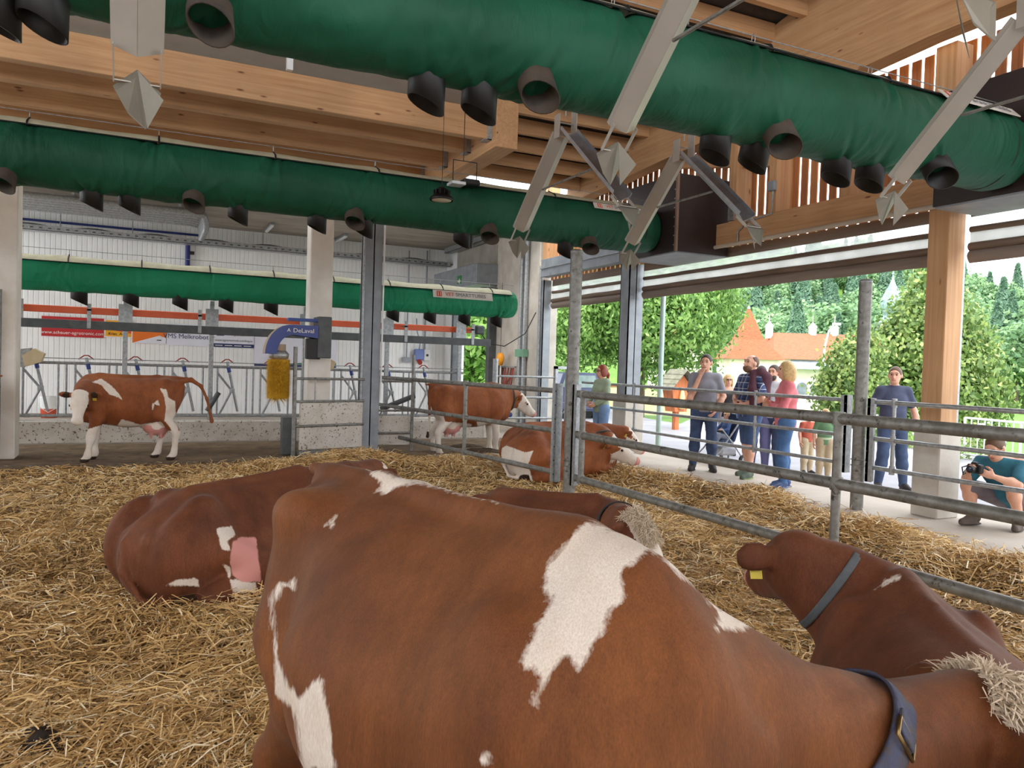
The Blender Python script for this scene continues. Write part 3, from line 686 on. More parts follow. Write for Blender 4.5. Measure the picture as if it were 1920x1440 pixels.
# curtains: thin translucent film, rolled tubes
mcl, ntc, bsc = newmat('curtain_film')
bsc.inputs['Base Color'].default_value = (.78, .8, .8, 1); bsc.inputs['Roughness'].default_value = .5
tr = N(ntc, 'ShaderNodeBsdfTranslucent'); tr.inputs[0].default_value = (.75, .77, .78, 1)
tp = N(ntc, 'ShaderNodeBsdfTransparent'); mx = N(ntc, 'ShaderNodeMixShader'); mx2 = N(ntc, 'ShaderNodeMixShader'); mx.inputs[0].default_value = .6
ntc.links.new(bsc.outputs[0], mx.inputs[1]); ntc.links.new(tr.outputs[0], mx.inputs[2])
fz = ramp(ntc, noise(ntc, mapping(ntc, (1, 1, 6)), 3), [(.3, .5), (.7, .7)])
ntc.links.new(fz, mx2.inputs[0]); ntc.links.new(mx.outputs[0], mx2.inputs[1]); ntc.links.new(tp.outputs[0], mx2.inputs[2])
ntc.links.new(mx2.outputs[0], ntc.nodes['Material Output'].inputs[0])
ROLLM = M('rolled_curtain_brown', (124, 104, 88), (98, 82, 70), 3, .75, 0, .2, 20, stretch=(4, .5, 4), spot=(70, 58, 48), spots=(.66, .75))
ROLL2 = M('curtain_hem', (140, 126, 114), (116, 102, 92), 2, .8, 0, .15, 20, stretch=(4, .4, 4), spot=(84, 72, 62), spots=(.68, .76))
mwf = M('white_curtain_film', (226, 226, 224), (208, 208, 206), 3, .6, trans=.75)
def curtain(y0, y1, label):
    t = empty('roll_curtain', label, 'curtain', loc=(8.42, y0, 2.92)); L = y1-y0
    MB().box((-.004, 0, .2), (.004, L, .37)).build('white_film', mwf, t)
    MB().box((-.004, 0, .37), (.004, L, .54)).build('clear_film', mcl, t)
    MB().box((-.012, 0, .52), (.012, L, .67)).build('top_band', ROLL2, t)
    MB().path([(0, L*i/14, .185+.004*math.sin(i*1.3)) for i in range(15)], .048, 12).build('roll_tube', ROLLM, t)
    MB().path([(0, L*i/14, .375+.003*math.sin(i*1.9)) for i in range(15)], .034, 10).build('roll_tube', ROLLM, t)
    G = np.array([[(-.05*math.sin(3.14*j/6), L*i/30, .15-.15*j/6+.004*math.sin(i*.8+j)) for j in range(7)] for i in range(31)]); m = MB(); m.grid(G, True); m.build('hem', ROLL2, t)
    return t
curtain(6.16, 12.08, 'half-raised roll curtain between the timber post and the steel post')
curtain(12.52, 15.7, 'half-raised roll curtain between the steel post and the concrete pier')
curtain(-1.5, 5.72, 'half-raised roll curtain above the crouching photographer')
# ------------- dark fan boxes
DKPLY = M('dark_plywood', (46, 32, 30), (36, 25, 24), 3, .45, 0, .05, 20)
def fan_box(y0, y1, label, x0=7.34):
    t = empty('fan_box', label, 'fan box', loc=(x0, y0, 3.44))
    L = y1-y0; MB().box((0, 0, 0), (8.36-x0, L, 1.2), .004).build('casing', DKPLY, t)
    MB().box((.02, .02, -.02), (8.34-x0, L-.02, 0)).build('underside', GREYST, t)
    MB().box((-.02, -.02, 0), (.02, .02, 1.2)).build('edge_angle', M('copper_brown', (150, 126, 110), None, 4, .5, .4), t)
    for z in np.linspace(.1, 1.1, 8): MB().tube((-.006, .06, z), (.0, .06, z), .012, 6).build('screw', GALV, t)
fan_box(9.72, 11.05, 'dark plywood fan box at the end of the middle green tube')
fan_box(4.2, 5.62, 'dark plywood fan box at the end of the big overhead green tube', 7.62)
# ================================================================= VENTILATION TUBES
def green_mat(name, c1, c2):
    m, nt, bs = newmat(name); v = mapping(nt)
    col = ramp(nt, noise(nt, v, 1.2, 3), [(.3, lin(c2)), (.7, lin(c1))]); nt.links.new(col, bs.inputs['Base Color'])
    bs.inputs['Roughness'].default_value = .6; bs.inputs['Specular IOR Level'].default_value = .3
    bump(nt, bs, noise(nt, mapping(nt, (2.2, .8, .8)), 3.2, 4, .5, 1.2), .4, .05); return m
GRN = green_mat('green_fabric', (26, 90, 66), (17, 72, 51)); GRN3 = green_mat('green_fabric_lit', (36, 150, 108), (26, 130, 92))  # low tube's fabric copy is brighter: its stronger light is put into the colour
CRM = M('cream_mesh_fabric', (206, 204, 176), (180, 178, 150), 6, .8, 0, .2, 60)
STRAP = M('black_strap', (26, 28, 26), None, 4, .7)
noz = MB(); n = 20; r = .125
noz.lathe([(r*.96, .03), (r, .0), (r, -.17), (r*.93, -.172), (r*.92, -.05), (r*.9, .0), (0, .0)], 22); 
def nozzle_mesh(cut):
    m = MB(); k = 22; vs = []
    for (rr, base) in ((r, .06), (r, -.15), (r*.93, -.15), (r*.93, .05)):
        for i in range(k):
            a = 2*math.pi*i/k; z = base-(cut*math.cos(a)*.055 if base < 0 else 0); vs.append((rr*math.cos(a), rr*math.sin(a), z))
    m.add(vs, [(q*k+i, q*k+(i+1) % k, (q+1)*k+(i+1) % k, (q+1)*k+i) for q in range(3) for i in range(k)], True)
    m.add([(r*.93*math.cos(2*math.pi*i/k), r*.93*math.sin(2*math.pi*i/k), .05) for i in range(k)], [list(range(k))]); return m.mesh('nozzle')
NZ = {}
for nm, mt in (('dark', BLACK), ('dusty', BLACKD)):
    NZ[nm] = nozzle_mesh(1.0); NZ[nm].materials.append(mt)
def vent_tube(label, x0, x1, y, zc, r, nozzles, hang_dx, gm, strip_h, seed, sign_x=None, sag=0.0, sgn=1.0):
    t = empty('ventilation_tube', label, 'air tube', loc=(0, y, zc)); rg = np.random.RandomState(seed)
    L = x1-x0; hx = np.arange(x1-.55, x0, -hang_dx); nx = int(L/.016); na = 84
    X = np.linspace(x0, x1, nx); A = np.linspace(0, 2*math.pi, na, endpoint=False)
    XX, AA = np.meshgrid(X, A, indexing='ij'); Rr = np.full(XX.shape, r)
    # folds: narrow ridges leaving the hanger points at the top and slanting down both sides
    for h in hx:
        for s in range(11):
            sl = rg.uniform(-.5, .1)*1.1; off = rg.uniform(-.09, .09); wdt = rg.uniform(.016, .045); amp = rg.uniform(.012, .034)*r/.36; ln = rg.uniform(.5, 1.7); side = 1 if rg.rand() < .8 else -1
            da = np.angle(np.exp(1j*(AA-math.pi/2)))*side
            c = h+off+sl*da*r; q = np.exp(-((XX-c)/wdt)**2)*np.exp(-np.clip(da, 0, 9)/ln)*(da > -.2)
            Rr += amp*q*rg.choice([-1.2, 1])
        Rr -= .02*np.exp(-((XX-h)/.1)**2)*np.exp(-((np.angle(np.exp(1j*(AA-math.pi/2))))/.6)**2)
    for (nxp, an, kd) in nozzles:
        for s in range(6):
            th = rg.uniform(-.9, .9); da = np.angle(np.exp(1j*(AA-math.radians(an)))); dx = XX-nxp
            u = dx*math.cos(th)+da*r*math.sin(th); vv = -dx*math.sin(th)+da*r*math.cos(th)
            Rr += .022*np.exp(-(u/.028)**2)*np.exp(-np.abs(vv)/.3)*np.sign(rg.rand()-.4)
    Rr += .012*vnoise(XX*2.2, AA*2.5, seed)+.008*vnoise(XX*5, AA*5, seed+1)+.004*vnoise(XX*11+AA*3, AA*6, seed+2)
    Rr = np.clip(Rr, r*.88, r*1.055)
    ends = np.clip((x1-XX)/.18, 0, 1)**.5; Rr = Rr*(.86+.14*ends)
    sagf = -sag*np.abs(np.sin(math.pi*(XX-(x1-.55))/hang_dx))*(np.sin(AA) > -2)*.02
    P = np.stack([XX, Rr*np.cos(AA), Rr*np.sin(AA)*1.0+sagf], -1)
    m = MB(); m.grid(P, True, True); m.build('fabric', gm, t)
    # cream upper band hanging from cable
    nb = int(L/.06); XB = np.linspace(x0, x1-.12, nb); Q = []
    for i, x in enumerate(XB):
        dpt = .5*(1-np.cos(2*math.pi*(x-(x1-.55))/hang_dx)); row = []
        for a in np.linspace(math.radians(96-9), math.radians(150), 9):
            rr = r*(1.018+.0*dpt); row.append((x, rr*math.cos(a), rr*math.sin(a)-.0*dpt+.004*math.sin(x*9)))
        Q.append(row)
    Q = np.array(Q)
    up = Q[:, ::-1].copy()
    m = MB()
    top = []
    for i, x in enumerate(XB):
        dpt = .5*(1-math.cos(2*math.pi*(x-(x1-.55))/hang_dx))
        yb = -r*.86; zb = r*.55
        row = [(x, -r*1.0*math.cos(math.radians(b)), r*1.02*math.sin(math.radians(b))-.0*dpt) for b in np.linspace(90-strip_h*.35-2, 90-strip_h, 2)]
        top.append([(x, -r*1.06*math.cos(math.radians(b)), r*1.06*math.sin(math.radians(b))+.02*(1-dpt)*max(0, (b-45)/45)) for b in np.linspace(strip_h, 100, 8)])
    m.grid(np.array(top), True); m.build('cream_band', CRM, t)
    b0 = math.radians(strip_h)
    MB().path([(x, -r*1.065*math.cos(b0), r*1.065*math.sin(b0)) for x in XB], .009, 5).build('black_piping', STRAP, t)
    MB().tube((x0, 0, r+.13), (x1, 0, r+.13), .005, 5).build('steel_cable', GALV, t)
    for h in hx:
        hg = MB().path([(h, -r*1.035*math.cos(b0), r*1.035*math.sin(b0)), (h, -r*.6, r*.92), (h, -.02, r+.05)], .012, 5).build('hanger_strap', STRAP, t)
        MB().path([(h, -.02+.02*math.cos(a), r+.09+.045*math.sin(a)) for a in np.linspace(0, 6.28, 11)[:-1]], .004, 4, True).build('carabiner', GALV, hg)
    for (nxp, an, kd) in nozzles:
        a = math.radians(an); d = V(0, math.cos(a), math.sin(a)); o = link('nozzle', NZ[kd], t)
        rot = Vector((0, 0, -1)).rotation_difference(Vector(d)); o.rotation_mode = 'QUATERNION'; o.rotation_quaternion = rot
        o.location = (nxp, d[1]*(r+.0), d[2]*(r+.0))
    MB().path([(x1-.3, r*.99*math.cos(a), r*.99*math.sin(a)) for a in np.linspace(0, 6.28, 40)[:-1]], .008, 5, True).build('seam', STRAP, t)
    if sign_x:
        sx0, sx1, hh, b = sign_x; bb = math.radians(b)
        nrm = V(0, -math.cos(bb), math.sin(bb)); upv = V(0, math.sin(bb), math.cos(bb)); c = nrm*(r+.045)
        sg = MB().obox((((sx0+sx1)/2), c[1], c[2]), (sx1-sx0, .008, hh), ((1, 0, 0), nrm, upv)).build('sign_plate', M('sign_plate', (222, 220, 212), (206, 202, 192), 4, .6), t)
        w = sx1-sx0; tc = V(0, c[1], c[2])+nrm*.008
        text_mesh('lettering', 'VET', hh*.72, (sx0+w*.2, tc[1], tc[2]), (1, 0, 0), upv, PORG, sg, 'LEFT')
        text_mesh('lettering', 'SMARTTUBES', hh*.72, (sx0+w*.2+hh*1.42, tc[1], tc[2]), (1, 0, 0), upv, PGREY, sg, 'LEFT')
        MB().obox((sx0+w*.1, tc[1], tc[2]), (hh*.7, .004, hh*.7), ((1, 0, 0), nrm, upv)).build('logo_square', PORG, sg)
        for q in (-.16, .16): MB().obox((sx0+w*.1+q*hh, tc[1]-.003, tc[2]), (hh*.08, .006, hh*.5), ((1, 0, 0), nrm, upv)).build('logo_mark', PRINT_W, sg)
    return t
def nz(list_, y, zc, r):
    out = []
    for (px, py, an, kd) in list_:
        p = on(px, py, 1, y-.1); out.append((p[0], an, kd))
    return out
D, C_ = 'dark', 'dusty'; DN, FR = 275, 238
T2 = nz([(10, 340, FR, C_), (170, 372, DN, D), (242, 380, DN, D), (362, 382, FR, C_), (448, 405, DN, D), (598, 420, DN, D), (660, 416, FR, C_), (687, 430, DN, D), (872, 455, DN, D), (886, 455, 295, D), (910, 446, FR, C_), (1068, 470, DN, D), (1097, 462, FR, C_)], 10.4, 3.83, .36)
vent_tube('long green fabric air tube hanging across the middle of the barn', XL, 7.33, 10.4, 3.83, .36, T2, 1.34, GRN, 47, 3, (6.05, 7.1, .11, 33))
T1 = nz([(-20, 20, DN, D), (78, 30, 262, D), (390, 60, FR-4, C_), (812, 180, DN, D), (913, 190, DN, D), (992, 172, FR, C_), (1362, 285, DN, D), (1443, 262, FR, C_), (1448, 290, 285, D), (1592, 325, DN, D), (1655, 330, DN, D), (1735, 322, FR, D)], 4.9, 3.83, .37)
vent_tube('big green fabric air tube crossing overhead nearest the straw pen', XL, 7.61, 4.9, 3.83, .37, T1, 1.34, GRN, 50, 11, (6.3, 7.35, .13, 44))
T3 = nz([(147, 558, DN, D), (245, 565, DN, D), (338, 570, DN, D), (425, 575, DN, D), (510, 578, DN, D), (740, 592, DN, D), (810, 596, DN, D), (875, 599, DN, D), (935, 602, DN, D)], 14.4, 2.82, .28)
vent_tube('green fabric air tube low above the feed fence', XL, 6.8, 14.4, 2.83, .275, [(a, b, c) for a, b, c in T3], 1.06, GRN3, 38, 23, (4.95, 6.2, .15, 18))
# ------------- folded metal light frames hung under the roof
ALU = M('beige_sheet_metal', (188, 182, 172), (166, 160, 150), 2, .45, .35); ALU2 = M('bright_sheet_metal', (186, 192, 200), (160, 166, 176), 9, .35, .6)
DEFL = M('dull_sheet_metal', (138, 134, 122), (116, 112, 100), 3, .5, .3)
def channel(m, a, b, w, dpt, th=.006, upv=(0, 0, 1)):
    a = V(a); b = V(b); d = unit(b-a); s = V(1, 0, 0); u = np.cross(s, d)
    if u[2] < 0: u = -u
    L = np.linalg.norm(b-a); c = (a+b)/2
    for q in (-1, 1):
        sv = unit(s*math.cos(.62)+u*q*math.sin(.62)); uv = np.cross(d, sv); m.obox(c+s*q*w*.25+u*.045*0, (L, w*.5/math.cos(.62), th), (d, sv, uv))
        m.obox(c+s*q*w/2+u*(w*.25*math.tan(.62)+.018), (L, th, .036), (d, s, u))
def light_frame(x, ya, za, yf, yn, zf, label, w=.2):
    t = empty('light_frame', label, 'metal frame', loc=(x, ya, za))
    for (yy, nm, mt) in ((yf, 'far_leg', ALU), (yn, 'near_leg', ALU2)):
        s = 1 if yy > ya else -1; b = V(0, yy-ya, zf-za); a = V(0, .05*s, 0)
        m = MB(); channel(m, a, b, w, .075)
        leg = m.build(nm, mt, t); d = unit(b-a)
        for q in (-1, 1): MB().beam(b+V(q*w*.46, 0, 0)-d*.03, b+V(q*w*.46, .0, 0)+d*.16, .006, .03).build('end_strap', ALU, leg)
        e = b+d*.16; MB().beam(e+V(-w*.46, 0, 0), e+V(w*.46, 0, 0), .035, .006).build('end_bar', ALU, leg)
        up = V(0, s*.5, .85)
        pts = [e+V(-.11, s*.03, -.02), e+V(0, -s*.06, .05), e+V(.11, s*.03, -.02), e+V(.04, s*.08, -.2), e+V(-.04, s*.05, -.14)]
        MB().prism(pts, (0, .003*s, .003)).build('deflector', DEFL, leg)
        MB().prism([e+V(0, -s*.06, .05), e+V(.12, -s*.1, -.09), e+V(.05, -s*.02, -.22)], (0, .003, 0)).build('deflector', DEFL, leg)
    m = MB()
    for q in (-1, 1): m.box((q*w*.52-.004, -.06, -.05), (q*w*.52+.004, .06, .2+.12*(q > 0)))
    m.box((-w*.52, -.05, -.0), (w*.52, .05, .008)); m.build('top_bracket', ALU, t); MB().tube((-w*.52, 0, .12), (w*.52, 0, .12), .006, 6).build('pin', GALV, t)
    k = .5; MB().tube((0, (yf-ya)*k, (zf-za)*k-.05), (0, (yn-ya)*k, (zf-za)*k-.05), .012, 6).build('tie_rod', GALVD, t)
    MB().tube((0, 0, .2), (0, 0, max(.3, zroof(ya)-za)), .008, 5).build('hanger_rod', GALV, t)
    return t
light_frame(4.05, 7.38, 4.11, 8.38, 6.25, 3.22, 'A-shaped metal frame before the middle tube, left of the dark fan box')
light_frame(5.5, 7.2, 4.02, 8.15, 6.15, 3.17, 'A-shaped sheet metal frame hanging right in front of the dark fan box')
light_frame(2.76, 3.25, 4.03, 4.25, 2.05, 3.14, 'A-shaped sheet metal frame crossing the centre of the big overhead tube', .19)
light_frame(5.42, 3.3, 4.05, 4.28, 2.2, 3.16, 'A-shaped sheet metal frame near the far end of the big overhead tube', .19)
light_frame(-.07, 3.25, 4.0, 4.22, 2.2, 3.06, 'A-shaped sheet metal frame in front of the timber joists', .23)
# ------------- lamps
t = empty('high_bay_lamp', 'black round high-bay lamp hanging in front of the middle tube', 'lamp', loc=tuple(on(828, 372, 1, 9.6)))
MB().lathe([(.15, -.03), (.16, -.015), (.15, .01), (.11, .04), (.08, .06), (.075, .12), (.05, .14), (0, .145)], 28).build('housing', BLACK, t)
for i in range(12):
    a = i*math.pi/6; MB().obox((.09*math.cos(a), .09*math.sin(a), .075), (.05, .006, .06), ((math.cos(a), math.sin(a), 0), (-math.sin(a), math.cos(a), 0), (0, 0, 1))).build('cooling_fin', BLACK, t)
MB().lathe([(0, -.031), (.125, -.031), (.13, -.026)], 28).build('lens', M('lamp_lens', (226, 214, 190), None, 3, .3), t)
MB().path([(.02*math.cos(a), 0, .165+.025*math.sin(a)) for a in np.linspace(0, 6.28, 13)[:-1]], .005, 5, True).build('hook', BLACK, t); MB().tube((0, 0, .18), (0, 0, 1.6), .004, 5).build('cable', BLACK, t)
t = empty('flood_light', 'small black floodlight clamped under the timber header', 'lamp', loc=tuple(on(868, 343, 1, 10.0)))
MB().box((-.02, -.1, -.03), (.22, .12, .05), .015).build('housing', BLACK, t); MB().box((-.2, -.12, -.05), (.0, .1, -.01), .004).build('lens', M('flood_lens', (226, 232, 240), None, 3, .2), t)
MB().path([(-.15, 0, 0), (-.15, 0, .3), (.2, 0, .3), (.2, 0, 0)], .008, 5).build('bracket', BLACK, t); MB().tube((0, 0, .3), (0, 0, 1.1), .006, 5).build('cable', BLACK, t)
# ------------- cow brush
t = empty('cow_brush', 'swinging cow brush with yellow bristles and blue arm on the slim column', 'cow brush', loc=(2.05, 12.7, 1.35)); t.scale = (1.22, 1.0, 1.12)
DBLUE = M('brush_blue', (66, 84, 150), (52, 68, 130), 3, .45); TAN = M('dusty_tan', (186, 166, 140), (160, 140, 116), 4, .7)
bc = (on(522, 711, 1, 12.7)-V(2.05, 12.7, 1.35))/V(1.22, 1, 1.12)
rgb = np.random.RandomState(5); nb = 9000; th = rgb.rand(nb)*6.28; hz = rgb.uniform(-.27, .27, nb); tilt = rgb.normal(0, .05, (nb, 2))
r0 = .05; r1 = .215*(1-.1*(np.abs(hz)/.27)**3)*rgb.uniform(.93, 1.03, nb)*(1-.12*np.cos(th*2+hz*3))
tng = np.stack([-np.sin(th), np.cos(th), 0*th], 1); dr = np.stack([np.cos(th), np.sin(th), 0*th], 1)
A0 = bc+dr*r0+np.stack([0*th, 0*th, hz], 1); A1 = bc+dr*r1[:, None]+np.stack([tilt[:, 0]*.2, tilt[:, 0]*.2, hz+tilt[:, 1]], 1)
w = .0045; vv = np.stack([A0-tng*w, A0+tng*w, A1], 1).reshape(-1, 3); me = np_mesh('bristles', vv, np.arange(nb*3).reshape(-1, 3), M('yellow_bristle', (240, 200, 52), (196, 150, 30), 30, .7), False)
bo = link('bristles', me, t); bo['kind'] = 'stuff'
MB().tube(bc+V(0, 0, -.27), bc+V(0, 0, .28), .14, 20).build('core', M('bristle_core', (214, 170, 36), (170, 126, 26), 14, .8), t)
MB().tube(bc+V(0, 0, .26), bc+V(0, 0, .5), .085, 16).build('motor', TAN, t); MB().lathe([(.05, 0), (.12, .02), (.13, .08), (.09, .13)], 18, bc+V(0, 0, .28)).build('hub', GALV, t)
arc = [bc+V(0, 0, .3), bc+V(-.02, 0, .62), bc+V(.06, 0, .78), bc+V(.2, 0, .85), bc+V(.42, .05, .86)]
for q in (-1, 1):
    m = MB(); P = []
    for i in range(13):
        u = i/12*math.pi/2; P.append((bc+V(-.19+.33*(1-math.cos(u)), q*.13, .36+.42*math.sin(u)), bc+V(-.04+.2*(1-math.cos(u)), q*.13, .36+.28*math.sin(u))))
    P.append((bc+V(.48, q*.13, .78), bc+V(.48, q*.13, .6)))
    for i in range(len(P)-1): m.prism([P[i][0], P[i+1][0], P[i+1][1], P[i][1]], (0, .012*q, 0))
    m.build('arm_plate', DBLUE, t)
m = MB(); P = []
for i in range(13):
    u = i/12*math.pi/2; P.append([bc+V(-.19+.33*(1-math.cos(u)), -.13, .362+.42*math.sin(u)), bc+V(-.19+.33*(1-math.cos(u)), .13, .362+.42*math.sin(u))])
P.append([bc+V(.48, -.13, .782), bc+V(.48, .13, .782)]); m.grid(np.array(P), True); m.build('arm_cover', TAN, t)
MB().box(bc+V(.48, -.12, .32), bc+V(.66, .3, .92), .01).build('mount_plate', DKGREY, t)
MB().box(bc+V(.1, -.1, .84), bc+V(.6, .1, .88)).build('top_plate', BLUE, t)
text_mesh('lettering', 'DeLaval', .085, bc+V(.29, -.146, .7), (1, 0, 0), (0, 0, 1), PRINT_W, t); text_mesh('lettering', 'A', .07, bc+V(.1, -.146, .7), (1, 0, 0), (0, 0, 1), PRINT_W, t)
MB().box(bc+V(.34, -.1, .3), bc+V(.52, .06, .6), .01).build('gear_box', BLACK, t)
# ================================================================= STRAW BED
def straw_edge(y): return 7.15+.22*np.sin(y*1.1)+.12*np.sin(y*2.7+1)+.08*np.sin(y*5.3)
def bed_z(x, y):
    z = -.10+.035*vnoise(x*1.3, y*1.3, 4)+.022*vnoise(x*3.1, y*3.1, 9)
    e = straw_edge(y); z = z+.17*np.exp(-((x-(e-.55))/.5)**2)*(1+.5*vnoise(x*2, y*2, 21))
    z = np.where(x > e-.35, z*(1-sstep(0, .4, x-(e-.35)))-.03*sstep(0, .4, x-(e-.35)), z)
    z = z+.05*sstep(11.2, 12.2, y)
    z = z+.22*np.exp(-(((x-2.9)/.9)**2+((y-11.6)/.7)**2))+.12*np.exp(-(((x-1.5)/.5)**2+((y-11.2)/.4)**2))+.12*np.exp(-(((x-4.6)/1.2)**2+((y-11.3)/.6)**2))
    return z
gx = np.linspace(XL, 7.9, 190); gy = np.linspace(-2.5, 12.33, 170); GX, GY = np.meshgrid(gx, gy, indexing='ij')
GZ = bed_z(GX, GY)+.012*np.random.RandomState(1).randn(*GX.shape); P = np.stack([GX, GY, GZ], -1)
BEDM = M('trampled_bedding', (138, 108, 66), (84, 64, 38), 7, .95, 0, .8, 30, spot=(70, 52, 32), spots=(.56, .7), spotscale=2.2, bdist=.03, stretch=(1, 1, 1))
m_ = MB(); m_.grid(P, True); bed = struct(m_.build('floor', BEDM), 'deep straw bedding floor of the pen')
ms, nts, bss = newmat('straw')
at_ = N(nts, 'ShaderNodeAttribute', attribute_name='tone')
colr = ramp(nts, at_.outputs['Fac'], [(0.0, lin((104, 82, 52))), (.3, lin((174, 138, 84))), (.6, lin((222, 184, 120))), (.85, lin((244, 214, 156))), (1.0, lin((252, 240, 208)))])
nts.links.new(colr, bss.inputs['Base Color']); bss.inputs['Roughness'].default_value = .55
def straw(name, n, seed, rmin, rmax, lab, fn=None, lmul=1.0, up=.28, a0=-47, a1=47):
    rg = np.random.RandomState(seed)
    if fn is None:
        u = rg.rand(n*2); rr = rmin*(rmax/rmin)**(u**.72); az = np.radians(rg.uniform(a0, a1, n*2))+YAW
        x = rr*np.sin(az); y = rr*np.cos(az); ok = (y < 12.28) & (y > -2.3) & (x < straw_edge(y)+.12*rg.randn(len(x))) & (x > XL)
        x, y, rr = x[ok][:n], y[ok][:n], rr[ok][:n]
    else: x, y, rr = fn(rg, n)
    n = len(x); cl = vnoise(x*1.7, y*1.7, 31)+.6*vnoise(x*4.3, y*4.3, 32)
    z = bed_z(x, y)+np.abs(rg.randn(n))*.026*(1+1.1*np.clip(cl, 0, 1))+.004
    yaw = rg.rand(n)*6.283; yaw = np.where(rg.rand(n) < .4, vnoise(x*.9, y*.9, 40)*4+rg.randn(n)*.5, yaw)
    pit = rg.randn(n)*up*.6+(rg.rand(n) < .12)*rg.uniform(0, .7, n)
    L = rg.uniform(.05, .22, n)*lmul*(1+.6*(rg.rand(n) < .1)); w = (.0014+.0014*rg.rand(n)+.00028*rr)
    d = np.stack([np.cos(yaw)*np.cos(pit), np.sin(yaw)*np.cos(pit), np.sin(pit)], 1)
    s = np.stack([-np.sin(yaw), np.cos(yaw), 0*yaw], 1); rol = rg.uniform(-.9, .9, n)
    upv = np.cross(d, s); s = s*np.cos(rol)[:, None]+upv*np.sin(rol)[:, None]
    c = np.stack([x, y, z], 1); bend = rg.uniform(-.018, .012, n)[:, None]*np.array([0, 0, 1.])+rg.randn(n, 1)*.006*s
    A = c-d*L[:, None]/2; B = c+d*L[:, None]/2; mid = c-bend*(L[:, None]/.1)
    ww = w[:, None]*s; vv = np.stack([A-ww, A+ww, mid-ww, mid+ww, B-ww*.7, B+ww*.7], 1).reshape(-1, 3)
    b = np.arange(n)[:, None]*6; F = np.concatenate([b+[0, 1, 3, 2], b+[2, 3, 5, 4]]).astype(np.int32)
    me = np_mesh(name, vv, F, ms, False)
    tone = np.clip(.56+.24*rg.randn(n)+.15*cl, 0, 1); fattr(me, 'tone', np.repeat(tone, 6))
    o = link(name, me); tag(o, lab, 'straw', None, 'stuff'); return o
straw('straw', 215000, 7, 1.5, 13.5, 'loose golden straw spread over the pen floor')
def fluff(rg, n):
    cs = [(1.45, 11.2, .5), (2.9, 11.5, .7), (4.4, 11.2, .8), (.4, 10.3, .6), (6.3, 9.0, .7), (6.7, 7.2, .5), (6.6, 5.4, .6), (5.9, 8.2, .7), (6.4, 4.0, .6), (5.6, 6.4, .8), (-.6, 8.5, .8)]
    i = rg.randint(0, len(cs), n); c = np.array(cs)[i]; x = c[:, 0]+rg.randn(n)*c[:, 2]*.5; y = c[:, 1]+rg.randn(n)*c[:, 2]*.4
    ok = (y < 12.3) & (x < straw_edge(y)+.15); return x[ok], y[ok], np.hypot(x, y)[ok]
straw('straw_heaps', 32000, 9, 1, 1, 'fluffy lighter heaps of fresh straw along the gate and the apron', fluff, 1.2, .5)
tag(MB().grid(np.array([[(on(px, py, 2, -.07)[0], on(px, py, 2, -.07)[1], -.06+.05*math.sin(3.14*i/6)*math.sin(3.14*j/6)+.01*((i*7+j*3) % 4)) for j, px in enumerate(np.linspace(38, 112, 7))] for i, py in enumerate(np.linspace(1420, 1378, 7))])).build('dung_patch', M('dung', (58, 44, 32), (38, 30, 24), 20, .8, 0, .6, 40)), 'dark dung patch lying in the straw', 'dung')
# manure in walkway
rgm = random.Random(4)
for (px, py, s, lb_) in ((905, 848, .5, 'under the belly of the standing cow'), (870, 838, .35, 'by the hind legs of the standing cow'), (975, 848, .3, 'by the front legs of the standing cow')):
    p = on(px, py, 2, 0.0); m = MB(); Q = []
    for i in range(6):
        row = []
        for j in range(16):
            a = j*6.283/16; r_ = s*i/5*(1+.2*math.sin(a*3+px)+rgm.uniform(-.06, .06)); row.append((p[0]+r_*math.cos(a), p[1]+.5*r_*math.sin(a), .13*s*(1-(i/5)**2)+.002+rgm.uniform(0, .02)*(i < 5)))
        Q.append(row)
    m.grid(np.array(Q), True, True); tag(m.build('muck_heap', M('muck', (88, 70, 48), (58, 46, 32), 16, .95, 0, .8, 40)), 'low muck heap on the walkway '+lb_, 'muck')
# floor grating by the walkway
t = empty('floor_grating', 'slotted concrete floor grating in the walkway', 'grating', loc=tuple(on(870, 857, 2, .0)))
for i in range(7): MB().box((-.6+i*.2, -.15, .0), (-.46+i*.2, .15, .03), .004).build('bar', CONC, t)
MB().box((-.62, -.17, 0), (.78, .17, .008)).build('tray', DKGREY, t)
# ================================================================= OUTSIDE
def terr(x, y):
    r = np.hypot(x, y); z = -.06-1.9*sstep(26, 56, r)
    az = np.arctan2(x, y)-YAW
    hill = 27*sstep(105, 215, r)*(1-.45*sstep(.40, .58, az))*(1+.06*np.sin(az*9)); return z+hill
az = np.radians(np.linspace(-30, 62, 70))+YAW; rr = np.concatenate([np.linspace(8, 60, 30), np.linspace(64, 300, 40)])
AZ, RR = np.meshgrid(az, rr, indexing='ij'); X, Y = RR*np.sin(AZ), RR*np.cos(AZ); ok = None
X = np.where(X < 9.3, 9.3, X) if False else X
GRASS = M('meadow_grass', (104, 146, 52), (78, 118, 38), 1.2, .9, 0, .5, 20, spot=(124, 160, 66), spots=(.55, .8), spotscale=.3)
P = np.stack([X, Y, terr(X, Y)-.02], -1); P[..., 2] = np.where((X < 9.6) & (Y < 23), -.6, P[..., 2])
m = MB(); m.grid(P, True); struct(m.build('ground', GRASS), 'green meadow and hillside outside the barn')
PAVE = M('pale_asphalt', (150, 150, 156), (134, 134, 140), 1.5, .85, 0, .2, 40)
edge = [(1060, 752), (1150, 768), (1215, 786), (1275, 796), (1330, 770), (1480, 764), (1560, 790), (1640, 822), (1700, 838), (1800, 852), (1920, 866), (2100, 890)]
far = [on(a, b, 2, -.05) for a, b in edge]; poly = [V(9.55, -7, -.03), V(9.55, 24, -.03)]+[V(q[0], q[1], -.03) for q in far]+[V(22, -7, -.03)]
